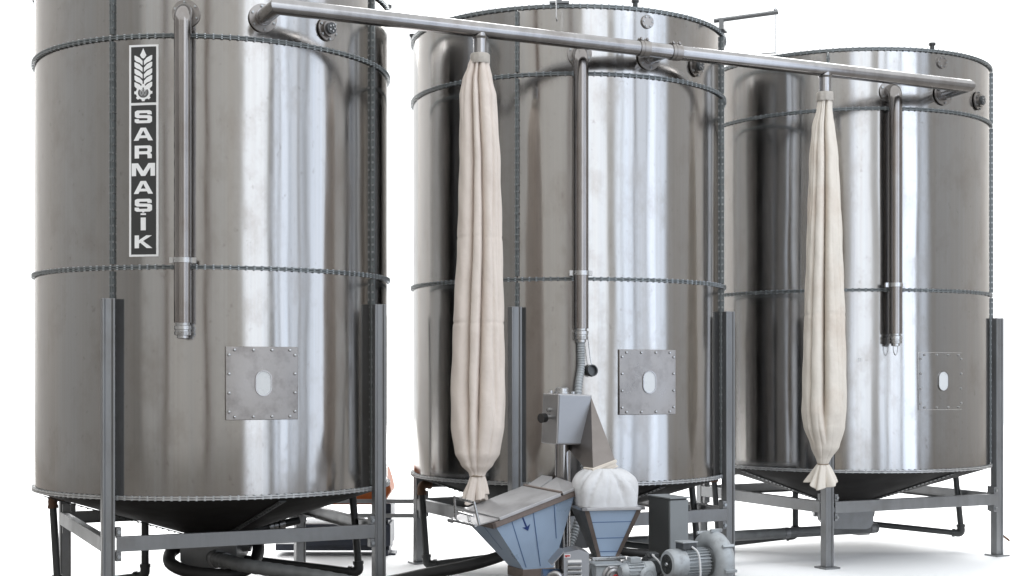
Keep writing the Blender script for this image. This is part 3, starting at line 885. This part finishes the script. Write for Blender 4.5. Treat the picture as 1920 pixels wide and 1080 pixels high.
    # outlet collar
    m = MB(); m.box((0, 0, 0), (2 * hb + .012, 2 * hb + .012, .05), Matrix.Translation(oc - o3 - Vector((0, 0, .025))) @ Matrix.Rotation(TH, 4, 'Z'))
    m.obj('outlet_collar', M_brown, root, smooth=0, bevel=.002)
    # feeder trough and legs below
    m = MB(); oc2 = oc - o3
    m.cyl(oc2 - RV * .40 + NV * .0 + Vector((0, 0, -.155)), oc2 + RV * .22 + Vector((0, 0, -.155)), .105, 28)
    m.obj('feeder_tube', M_sheet, root)
    m = MB()
    for s in (-.3, .15):
        for t in (-1, 1):
            m.box((0, 0, 0), (.03, .03, .15), Matrix.Translation(oc2 + RV * s + NV * .07 * t + Vector((0, 0, -.2))) @ Matrix.Rotation(TH, 4, 'Z'))
    m.obj('feeder_feet', M_galv, root, smooth=0)
hopper_a()

# ------------------------------------------------------------------ pyramid hopper (right) with its sack
TB = rad(12)
ub, vb = Vector((math.cos(TB), math.sin(TB), 0)), Vector((math.sin(TB), -math.cos(TB), 0))
Efl = Vector((.387, 7.60, .615))
def hopper_b():
    o3 = Vector((.51, 7.79, 0))
    root = thing('pyramid_hopper', 'small funnel hopper in blue film with brown corner strips, under a white sack', 'hopper', o3)
    W = .325
    A = Efl - o3; B = A + ub * W; Cc = B - vb * W; D = A - vb * W
    cen = (A + Cc) / 2; zc = .345; h = .062
    P = Vector((cen.x, cen.y, zc))
    a, b, c, d = P - ub * h + vb * h, P + ub * h + vb * h, P + ub * h - vb * h, P - ub * h - vb * h
    walls = []
    for t0, t1, q1, q0 in ((A, B, b, a), (D, A, a, d), (B, Cc, c, b), (Cc, D, d, c)):
        m = MB(); quad_strip(m, q0, q1, t1, t0, .004)
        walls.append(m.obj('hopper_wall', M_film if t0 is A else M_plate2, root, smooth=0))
    nrm = ((b - a).cross(A - a)).normalized()
    for v in (.72, .385, .1):
        p, q_ = a + (A - a) * v + (b - a) * .08, b + (B - b) * v - (b - a) * .08
        s = (A - a).normalized() * .002
        m = MB(); m.hexa([p - s + nrm * .0003, q_ - s + nrm * .0003, q_ + s + nrm * .0003, p + s + nrm * .0003, p - s + nrm * .0014, q_ - s + nrm * .0014, q_ + s + nrm * .0014, p + s + nrm * .0014])
        m.obj('film_line', M_filmline, walls[0], smooth=0)
    for t, q_, ax in ((A, a, ub), (B, b, -ub)):
        m = MB(); wd = ax * .026
        m.hexa([q_ + nrm * .0005, q_ + wd * .8 + nrm * .0005, t + wd + nrm * .0005, t + nrm * .0005, q_ + nrm * .005, q_ + wd * .8 + nrm * .005, t + wd + nrm * .005, t + nrm * .005])
        m.obj('corner_strip', M_brown, root, smooth=0)
    m = MB(); cor = [A, B, Cc, D]; e = .016
    for i in range(4):
        p, q_ = cor[i], cor[(i + 1) % 4]
        dr = (q_ - p).normalized(); out = dr.cross(Vector((0, 0, 1)))
        p0, q0 = p - dr * e, q_ + dr * e
        up = Vector((0, 0, 1))
        m.hexa([p0 - out * e - up * .01, q0 - out * e - up * .01, q0 + out * e - up * .01, p0 + out * e - up * .01, p0 - out * e + up * .006, q0 - out * e + up * .006, q0 + out * e + up * .006, p0 + out * e + up * .006])
    m.obj('rim', M_sheet, root, smooth=0, bevel=.002)
    m = MB(); m.box((0, 0, 0), (.19, .17, .016), Matrix.Translation(P - Vector((0, 0, .010))) @ Matrix.Rotation(TB, 4, 'Z')); m.obj('outlet_flange', M_bright, root, smooth=0, bevel=.002)
    m = MB()
    for sx in (-1, 1):
        for sy in (-1, 1):
            foot = P + ub * .24 * sx + vb * .2 * sy; foot.z = 0
            top = P + ub * .085 * sx + vb * .07 * sy; top.z = zc - .025
            m.tube([foot, top], .018, 6)
    m.obj('stand_legs', M_galv, root, smooth=30)
    # sack
    sk = thing('cloth_sack', 'white cloth sack bulging over the small funnel hopper', 'sack', o3 + Vector((0, 0, .62)))
    m = MB(); n, rows = 120, 60; rnd = random.Random(4)
    ctr = Vector((cen.x, cen.y, 0)); neck = at(1129, 876, 7.79) - o3 - Vector((0, 0, .62))
    for i in range(rows + 1):
        t = i / rows
        # superellipse
        SC = [(-2.35, .5, .022, .07), (-1.8, .25, .010, .05), (-1.15, -.35, .016, .06), (-.6, -.5, .02, .08), (-2.8, .4, .03, .1), (-1.5, .5, .007, .03)]
        z = -.004 + (neck.z + .0) * (1 - (1 - t) ** 1.75)
        bl = math.sin(min(1, t * 1.02) * PI / 2)
        rr = .160 * (1 - t ** 2.6) + .056 * t ** 2.6 + .012 * math.sin(PI * min(1, t * 1.25))
        pw = 2 + 3.2 * (1 - t) ** 1.4
        sh = t ** 2.6
        for k in range(n):
            th = 2 * PI * k / n
            cc, ss = math.cos(th), math.sin(th)
            rad_ = rr / (abs(cc) ** pw + abs(ss) ** pw) ** (1 / pw)
            fold = .005 * math.sin(PI * t) * (abs(math.sin(2.5 * th + 1.2 + t * 1.1)) ** .6 - .6) + .002 * (.3 + 2 * t * t) * abs(math.sin(5.5 * th + 2 - t)) + .013 * math.sin(PI * t) * math.sin(2 * th + 1.9 * t + .6) - .006 * math.sin(9 * th + 4 * t) * t
            rad_ += fold * (.2 + .8 * min(1, t * 3))
            for a0_, sl_, dp_, wd_ in SC:
                d_ = (th - a0_ - sl_ * t + PI) % (2 * PI) - PI
                if abs(d_) < .5: rad_ -= dp_ * math.sin(PI * min(1, .15 + t * .95)) * math.exp(-(abs(d_) / wd_) ** 1.2)
            p = ub * rad_ * cc - vb * rad_ * ss
            c0 = ctr * (1 - sh) + Vector((neck.x, neck.y, 0)) * sh
            m.v.append((c0.x + p.x, c0.y + p.y, z + .008 * math.sin(3 * th + 1) * math.sin(PI * t)))
    for i in range(rows):
        for k in range(n):
            a_, b_ = i * n + k, i * n + (k + 1) % n
            m.f.append((a_, b_, b_ + n, a_ + n))
    m.obj('sack_body', M_sack, sk, smooth=180, fix=False)
    return root
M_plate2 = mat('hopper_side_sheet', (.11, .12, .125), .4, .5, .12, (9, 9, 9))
hopper_b()

# ------------------------------------------------------------------ diverter box on its stand pipe
def diverter():
    bx = at(1062, 786, 8.0)
    root = thing('diverter_box', 'square steel box on a stand pipe with a slanting chute on its right', 'machine', (bx.x, bx.y + .02, 0))
    o3 = Vector(root.location)
    Mb = Matrix.Translation(Vector((.0, 0, bx.z))) @ Matrix.Rotation(rad(24), 4, 'Z') @ Matrix.Rotation(rad(2.5), 4, 'Y')
    m = MB(); m.box((0, 0, 0), (.212, .20, .285), Mb); m.obj('housing', M_sheet, root, smooth=0, bevel=.006)
    m = MB(); m.box((0, -.102, 0), (.196, .006, .268), Mb); m.obj('front_door', M_sheetp, root, smooth=0, bevel=.002)
    # knobs on the left side
    m = MB()
    m.cyl(Mb @ Vector((-.106, -.01, .05)), Mb @ Vector((-.125, -.01, .05)), .012, 12)
    m.cyl(Mb @ Vector((-.106, .0, .01)), Mb @ Vector((-.15, .0, .01)), .014, 12)
    m.obj('knob_shaft', M_bright, root)
    m = MB(); m.cyl(Mb @ Vector((-.135, -.0, .004)), Mb @ Vector((-.165, -.012, .0)), .027, 16); m.obj('knob', M_black, root)
    m = MB(); m.lathe([(.045, .0), (.045, .012), (.038, .014), (.038, .03), (.03, .036), (.0001, .036)], 20, M=Mb @ Matrix.Translation((-.02, .03, .1425)))
    for k in (-1, 1): m.cyl(Mb @ Vector((-.02 + .07 * k, .03, .1425)), Mb @ Vector((-.02 + .07 * k, .03, .158)), .012, 8)
    m.obj('top_cap', M_bright, root)
    # stand pipe to the floor
    pp = at(1055, 860, 8.06) - o3
    m = MB(); m.cyl((pp.x, pp.y, .0), (pp.x, pp.y, bx.z - .135), .045, 24); m.obj('stand_pipe', M_pipe, root)
    # chute: box tapering from the right side of the housing to the sack collar
    T = [Mb @ Vector(p) for p in ((.108, -.095, .132), (.108, .095, .132), (.108, .095, -.142), (.02, -.095, -.1445))]
    q0, q3 = at(1154, 864, 7.76) - o3, at(1112, 880, 7.72) - o3
    bk = Vector((-math.sin(rad(24)), math.cos(rad(24)), 0)) * .105
    q = [q0, q0 + bk, q3 + bk, q3]
    e = (q[0] + q[1] + q[2] + q[3]) / 4
    cu, cv = (q0 - q3).normalized(), -bk.normalized()
    hw, hd = (q0 - q3).length / 2, .0525
    T = [Mb @ Vector(p) for p in ((.104, -.094, .135), (.104, .094, .135), (.04, .094, -.1445), (.04, -.094, -.1445))]
    m = MB(); m.hexa([q[3], q[0], q[1], q[2], T[3], T[0], T[1], T[2]])
    m.obj('chute', M_brownsheet, root, smooth=0, bevel=.003)
    m = MB(); dn = cu.cross(cv).normalized()
    if dn.z > 0: dn = -dn
    for k0, k1, sc_ in ((-.006, .012, 1.09), (.012, .03, 1.0), (.03, .036, 1.09)):
        mb = []
        for kk in (k0, k1):
            mb += [e + dn * kk + cu * hw * sc_ * i + cv * hd * sc_ * j for i, j in ((1, 1), (1, -1), (-1, -1), (-1, 1))]
        m.hexa(mb)
    m.obj('chute_collar', M_cloth2, root, smooth=0, bevel=.004)
M_sheetp = mat('door_sheet', (.40, .41, .435), .42, .6, .05, (9, 9, 9), .05)
M_brownsheet = mat('chute_sheet', (.26, .235, .22), .35, .85, .1, (9, 9, 9), .06)
diverter()

# ------------------------------------------------------------------ corrugated hose down from the middle silo
w2 = lambda a, r, z, i=1: Vector((CENT[i][0], CENT[i][1], 0)) + Vector((r * math.cos(a), r * math.sin(a), z))
aw = rad(-114.1) + TH
top = w2(aw, R + .118, 1.535)
pth = spline([top, top + Vector((.0, 0, -.15)), at(1084, 738, 8.42), at(1090, 800, 8.40), at(1096, 870, 8.38), at(1094, 930, 8.36), at(1080, 990, 8.3), at(1062, 1040, 8.25)], 40)
rf = [1 + .10 * (1 if (i // 2) % 2 else -1) for i in range(len(pth))]
m = MB(); m.tube(pth, .0225, 16, rf=rf)
ho = m.obj('corrugated_hose', M_motor, smooth=60)
tag(ho, 'thin corrugated grey hose hanging from the middle silo behind the steel box', 'hose')

# ------------------------------------------------------------------ control cabinet
def cabinet():
    p = at(1253, 985, 7.95)
    root = thing('control_cabinet', 'grey control cabinet standing behind the blower', 'cabinet', (p.x, p.y, 0), TH)
    W, D, z0, z1 = .125, .215, .30, .638
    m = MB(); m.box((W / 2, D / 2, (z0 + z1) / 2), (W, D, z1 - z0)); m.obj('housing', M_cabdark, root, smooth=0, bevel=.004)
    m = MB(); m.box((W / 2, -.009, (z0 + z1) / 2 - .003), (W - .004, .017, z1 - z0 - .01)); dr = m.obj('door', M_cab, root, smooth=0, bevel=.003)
    m = MB(); m.box((W / 2, D / 2 - .01, z1 + .004), (W + .008, D + .03, .008)); m.obj('top_cover', M_cab, root, smooth=0, bevel=.002)
    m = MB()
    for z in (z0 + .05, z1 - .055): m.cyl((W + .004, -.012, z - .018), (W + .004, -.012, z + .018), .006, 8)
    m.obj('hinge', M_dark, dr)
    m = MB(); m.box((W / 2, D / 2, .15), (.07, .09, .30)); m.box((W / 2, D / 2, .006), (.16, .2, .012)); m.obj('pedestal', M_galv, root, smooth=0, bevel=.002)
cabinet()

# ------------------------------------------------------------------ side-channel blower
def blower():
    p = at(1250, 1058, 7.40)
    root = thing('side_channel_blower', 'grey ribbed blower motor with round snail housing beside the cabinet', 'blower', (p.x, p.y, 0), rad(27))
    z = p.z; Mx = Matrix.Translation((0, 0, z)) @ Matrix.Rotation(PI / 2, 4, 'Y')
    # local +x is the shaft axis, pointing away to the right
    m = MB(); m.lathe([(.052, .0), (.068, .004), (.076, .016), (.078, .03), (.078, .095), (.074, .098)], 40, M=Mx); m.obj('fan_cover', M_motor, root)
    m = MB(); m.lathe([(.0001, .003), (.053, .003), (.053, .008)], 32, M=Mx)
    for k in range(1, 4): m.lathe([(.012 * k + .004, -.001), (.012 * k + .007, -.001), (.012 * k + .007, .004), (.012 * k + .004, .004)], 28, M=Mx, close=True)
    for k in range(6):
        a = k * PI / 3; m.box((0, 0, 0), (.10, .005, .004), Mx @ Matrix.Rotation(a, 4, 'Z'))
    m.obj('fan_grille', M_cabdark, root)
    m = MB(); m.lathe([(.0001, -.006), (.009, -.006), (.012, .0), (.012, .004)], 14, M=Mx); m.obj('shaft_cap', M_bright, root)
    m = MB(); m.lathe([(.06, .09), (.064, .095), (.064, .235), (.06, .24)], 36, M=Mx)
    for k in range(26):
        a = 2 * PI * k / 26
        m.box((.069, 0, .165), (.018, .0045, .14), Mx @ Matrix.Rotation(a, 4, 'Z'))
    m.obj('motor_body', M_motor, root, smooth=30)
    m = MB(); m.box((.115, -.01, z + .092), (.085, .075, .034)); tb = m.obj('terminal_box', M_motord, root, smooth=0, bevel=.004)
    m = MB(); m.box((.115, -.01, z + .113), (.095, .085, .008)); m.obj('terminal_lid', M_motor, tb, smooth=0, bevel=.003)
    # snail housing: torus-like ring with cover plate
    RR, rr = .115, .05
    prof = [(RR + rr * math.cos(t), .29 + rr * 1.05 * math.sin(t)) for t in [2 * PI * k / 20 for k in range(20)]]
    m = MB(); m.lathe(prof, 48, M=Mx, close=True)
    m.lathe([(.0001, .265), (.08, .262), (.1, .27)], 40, M=Mx); m.lathe([(.0001, .315), (.09, .315)], 40, M=Mx)
    for k in range(8):
        a = 2 * PI * k / 8 + .2
        m.box((RR + rr + .004, 0, .29), (.016, .014, .07), Mx @ Matrix.Rotation(a, 4, 'Z'))
    m.obj('snail_housing', M_motor, root, smooth=50)
    m = MB()
    for y in (-.1, .1): m.cyl((.29, y * .9, z - .10), (.29, y * .9 + (.0), .02), .048, 18)
    m.obj('silencer', M_motor, root)
    m = MB(); m.box((.2, 0, .03), (.26, .22, .06)); m.obj('base_foot', M_motord, root, smooth=0, bevel=.004)
    m = MB(); m.box((.165, 0, (z - .06 + .05) / 2), (.1, .06, z - .10)); m.obj('motor_stand', M_motord, root, smooth=0)
    m = MB(); m.tube(spline([(.125, -.05, z + .09), (.14, -.085, z + .06), (.145, -.098, z - .02), (.14, -.10, z - .12), (.12, -.12, .06)], 8), .0055, 8); m.obj('power_cable', M_cable, root)
blower()

# ------------------------------------------------------------------ motor with louvred guard, in the front
def louvre_box():
    p = at(1057, 1035, 7.25)
    root = thing('louvred_motor_guard', 'sheet metal motor guard with slot louvres and a small red sticker', 'machine guard', (p.x, p.y, 0), rad(6))
    W, D, z1, z0 = .130, .17, p.z, .06
    m = MB(); m.prism([(0, z0), (W, z0), (W, z1 - .006), (W * .6, z1 + .012), (0, z1 - .004)], 0, .004, Matrix.Rotation(PI / 2, 4, 'X'))
    fr = m.obj('front_sheet', M_sheetp, root, smooth=0)
    m = MB()
    m.add([(0, 0, z1 - .004), (W * .6, 0, z1 + .012), (W, 0, z1 - .006), (W, D, z1 - .006), (W * .6, D, z1 + .012), (0, D, z1 - .004)], [(0, 1, 4, 5), (1, 2, 3, 4)])
    m.hexa([Vector(q) for q in ((-.06, 0, z1 - .07), (0, 0, z1 - .004), (0, D, z1 - .004), (-.06, D, z1 - .07), (-.058, 0, z1 - .062), (.002, 0, z1 + .004), (.002, D, z1 + .004), (-.058, D, z1 - .062))])
    m.hexa([Vector(q) for q in ((W - .003, .0, z0), (W, .0, z0), (W, D, z0), (W - .003, D, z0), (W - .003, 0, z1 - .006), (W, 0, z1 - .006), (W, D, z1 - .006), (W - .003, D, z1 - .006))])
    m.obj('hood', M_sheet, root, smooth=0)
    for k in range(10):
        z = z1 - .046 - k * .0235
        m = MB()
        x0, x1 = .018, .092
        m.hexa([Vector(q) for q in ((x0, -.004, z - .008), (x1, -.004, z - .008), (x1, -.0035, z + .005), (x0, -.0035, z + .005), (x0, -.018, z - .006), (x1, -.018, z - .006), (x1, -.0045, z + .0065), (x0, -.0045, z + .0065))])
        m.obj('louvre', M_bright, fr, smooth=0, bevel=.0015)
    m = MB(); m.box((.018, -.0052, z1 - .020), (.033, .002, .018)); st = m.obj('sticker', M_white, fr, smooth=0)
    m = MB(); m.box((.018, -.0072, z1 - .019), (.026, .002, .007)); m.box((.012, -.0072, z1 - .0235), (.008, .002, .005)); m.obj('sticker_print', M_red, st, smooth=0)
    m = MB(); m.tube([(-.01, .09, z1 - .16), (-.10, .09, z1 - .16)], .062, 24); m.obj('motor_body', M_blue, root)
    m = MB(); m.tube(rounded([(-.075, .02, z1 - .30), (-.075, .02, z1 - .125), (-.03, -.01, z1 - .10), (-.006, -.01, z1 - .18)], .03), .016, 12); m.obj('bent_bracket', M_sheet, root)
    m = MB(); m.box((.03, .085, .03), (.24, .16, .06)); m.obj('base_foot', M_motord, root, smooth=0, bevel=.003)
louvre_box()

# ------------------------------------------------------------------ rotary valve and its gear motors below the small hopper
def valve():
    p = at(1140, 1062, 7.62)
    root = thing('rotary_valve', 'cast rotary valve with a red shaft end below the small funnel hopper', 'valve', (p.x, p.y, 0), TB)
    z = p.z - .05
    m = MB(); m.box((0, .04, z), (.15, .14, .115)); m.box((0, .04, z + .062), (.17, .17, .012)); m.obj('valve_body', M_motor, root, smooth=0, bevel=.006)
    My = Matrix.Translation((.02, -.03, z + .0)) @ Matrix.Rotation(PI / 2, 4, 'X')
    m = MB(); m.lathe([(.062, -.02), (.062, .008), (.05, .012), (.046, .03), (.036, .034), (.034, .05), (.0001, .05)], 28, M=My)
    for k in range(6):
        c = My @ Vector((.054 * math.cos(k * PI / 3), .054 * math.sin(k * PI / 3), .01)); m.cyl(c, c + Vector((0, -.01, 0)), .006, 6)
    m.obj('bearing_cover', M_sheet, root)
    m = MB(); m.lathe([(.0001, .058), (.014, .058), (.018, .05)], 16, M=My); m.obj('shaft_end', M_red, root)
    m = MB(); m.box((0, .04, (z - .06) / 2), (.12, .12, z - .06)); m.obj('pedestal', M_motord, root, smooth=0)
    g = at(1182, 1066, 7.50)
    r2 = thing('gear_motor', 'small ribbed gear motor between the rotary valve and the blower', 'motor', (g.x, g.y, 0), rad(20))
    Mx = Matrix.Translation((-.03, 0, g.z - .015)) @ Matrix.Rotation(PI / 2, 4, 'Y')
    m = MB(); m.lathe([(.0001, -.03), (.03, -.03), (.04, -.015), (.046, 0), (.046, .1), (.05, .104), (.05, .15), (.044, .158), (.0001, .158)], 28, M=Mx)
    for k in range(18): m.box((.05, 0, .05), (.012, .004, .09), Mx @ Matrix.Rotation(k * PI / 9, 4, 'Z'))
    m.obj('motor_body', M_motor, r2, smooth=30)
    m = MB(); m.box((.02, .0, g.z + .045), (.06, .05, .03)); m.obj('terminal_box', M_motor, r2, smooth=0, bevel=.003)
    Mf = Matrix.Translation((.08, -.035, g.z - .035)) @ Matrix.Rotation(PI / 2, 4, 'X')
    m = MB(); m.lathe([(.05, -.04), (.05, .02), (.042, .026), (.03, .028), (.0001, .028)], 26, M=Mf)
    for k in range(1, 3): m.lathe([(.014 * k, .026), (.014 * k + .004, .026), (.014 * k + .004, .032), (.014 * k, .032)], 22, close=True, M=Mf)
    m.obj('gear_head', M_motor, r2)
    m = MB(); m.box((.03, 0, (g.z - .06) / 2), (.09, .07, g.z - .06)); m.obj('pedestal', M_motord, r2, smooth=0)
    d = at(1222, 1056, 7.72)
    r3 = thing('dark_motor', 'dark motor with a looped pale cable left of the blower fan', 'motor', (d.x, d.y, 0), rad(100))
    Mx = Matrix.Translation((-.06, 0, d.z - .012)) @ Matrix.Rotation(PI / 2, 4, 'Y')
    m = MB(); m.lathe([(.0001, -.01), (.035, -.01), (.05, 0), (.05, .12), (.0001, .12)], 26, M=Mx)
    for k in range(16): m.box((.053, 0, .06), (.010, .004, .1), Mx @ Matrix.Rotation(k * PI / 8, 4, 'Z'))
    m.obj('motor_body', M_motord, r3, smooth=30)
    m = MB(); m.box((-.02, 0, d.z + .048), (.07, .05, .028)); m.obj('terminal_box', M_motord, r3, smooth=0, bevel=.003)
    m = MB(); m.tube(spline([(-.05, .0, d.z + .05), (-.09, .02, d.z + .055), (-.11, -.01, d.z + .02), (-.115, -.04, d.z - .05), (-.10, -.05, .05)], 8), .005, 8); m.obj('power_cable', M_cable, r3)
    m = MB(); m.box((-.02, 0, (d.z - .06) / 2), (.09, .08, d.z - .06)); m.obj('pedestal', M_motord, r3, smooth=0)
valve()

# ------------------------------------------------------------------ pipes and hoses on the ground
def hose(pts, r, mt, label, name='hose', cat='hose', sm=True):
    m = MB(); m.tube(spline(pts, 10) if sm else pts, r, 16)
    o = m.obj(name, mt); return tag(o, label, cat)
hz = thing('discharge_hose', 'grey ribbed hose leaving the light box under the left silo', 'hose', at(405, 1050, 8.26))
o3 = Vector(hz.location)
pts = spline([at(398, 1045, 8.42), at(412, 1049, 8.26), at(470, 1062, 8.1), at(600, 1082, 7.95), at(760, 1112, 7.8)], 24)
m = MB(); m.tube([p - o3 for p in pts], .040, 16, rf=[1 + .03 * (1 if (i // 2) % 2 else -1) for i in range(len(pts))]); m.obj('hose_body', M_greyhose, hz, smooth=60)
m = MB(); p0, p1 = at(404, 1047, 8.34) - o3, at(424, 1052, 8.23) - o3
m.tube([p0, p0 + (p1 - p0) * .3], .052, 20); m.tube([p0 + (p1 - p0) * .4, p1], .048, 20); m.obj('coupling', M_galv, hz)
hose([at(330, 1028, 8.6), at(318, 1040, 8.5), at(322, 1058, 8.35), at(360, 1073, 8.25), at(430, 1077, 8.25), at(470, 1062, 8.4), at(484, 1035, 8.6), at(482, 1005, 8.8)], .037, M_hose, 'thick black hose looping below the left silo')
hose([at(690, 1100, 7.9), at(790, 1078, 8.25), at(880, 1060, 8.6), at(945, 1040, 8.9), at(990, 1018, 9.2)], .036, M_hose, 'thick black hose rising behind the slanted hopper')
hose([at(1120, 1020, 9.0), at(1160, 1033, 8.8), at(1230, 1038, 8.8), at(1300, 1030, 8.9)], .026, M_hose, 'thin black hose lying behind the grey cabinet')
cp_ = thing('ground_pipe', 'long grey pipe running low from the right silo to the middle one', 'pipe', (2.7, 10.77, 0), 0)
e0, e1 = Vector((2.78, 10.80, .165)), Vector((.55, 9.76, .165))
o3 = Vector(cp_.location)
m = MB(); m.tube([e0 - o3, e1 - o3], .039, 20); m.obj('pipe_body', M_greyhose, cp_)
m = MB()
for f in (.02, .34, .66): 
    q0 = e0 + (e1 - e0) * f - o3; dd = (e1 - e0).normalized() * .02; m.tube([q0 - dd, q0 + dd], .042, 20)
m.obj('pipe_joint', M_galv, cp_)

# ------------------------------------------------------------------ orange machine behind the left silo
def orange_machine():
    p = at(735, 1043, 10.42)
    root = thing('orange_machine', 'orange and dark blue machine half hidden behind the left silo', 'machine', (-1.3, 10.55, 0))
    m = MB(); m.box((.08, .0, .16), (.66, .4, .16)); m.box((-.02, .0, .065), (.84, .3, .05)); m.obj('bed', M_navy, root, smooth=0, bevel=.006)
    m = MB(); m.prism([(-.34, .38), (.30, .38), (.36, .40), (.415, .48), (.395, .56), (.37, .64), (.33, .66), (-.2, .62)], -.18, .18, Matrix.Rotation(PI / 2, 4, 'X')); h = m.obj('hood', M_orange, root, smooth=0, bevel=.01)
    m = MB(); m.cyl((.385, -.19, .535), (.385, -.175, .535), .02, 16); m.obj('badge', M_white, h)
    m = MB(); m.box((.365, -.02, .33), (.10, .36, .12)); m.box((.36, 0, .17), (.06, .3, .34)); m.box((.375, 0, .008), (.13, .2, .012)); m.obj('column', M_navy, root, smooth=0, bevel=.006)
    for z in (.41, .305):
        m = MB(); m.box((.1, -.22, z), (1.1, .03, .03)); m.obj('side_rail', M_galv, root, smooth=0, bevel=.002)
orange_machine()
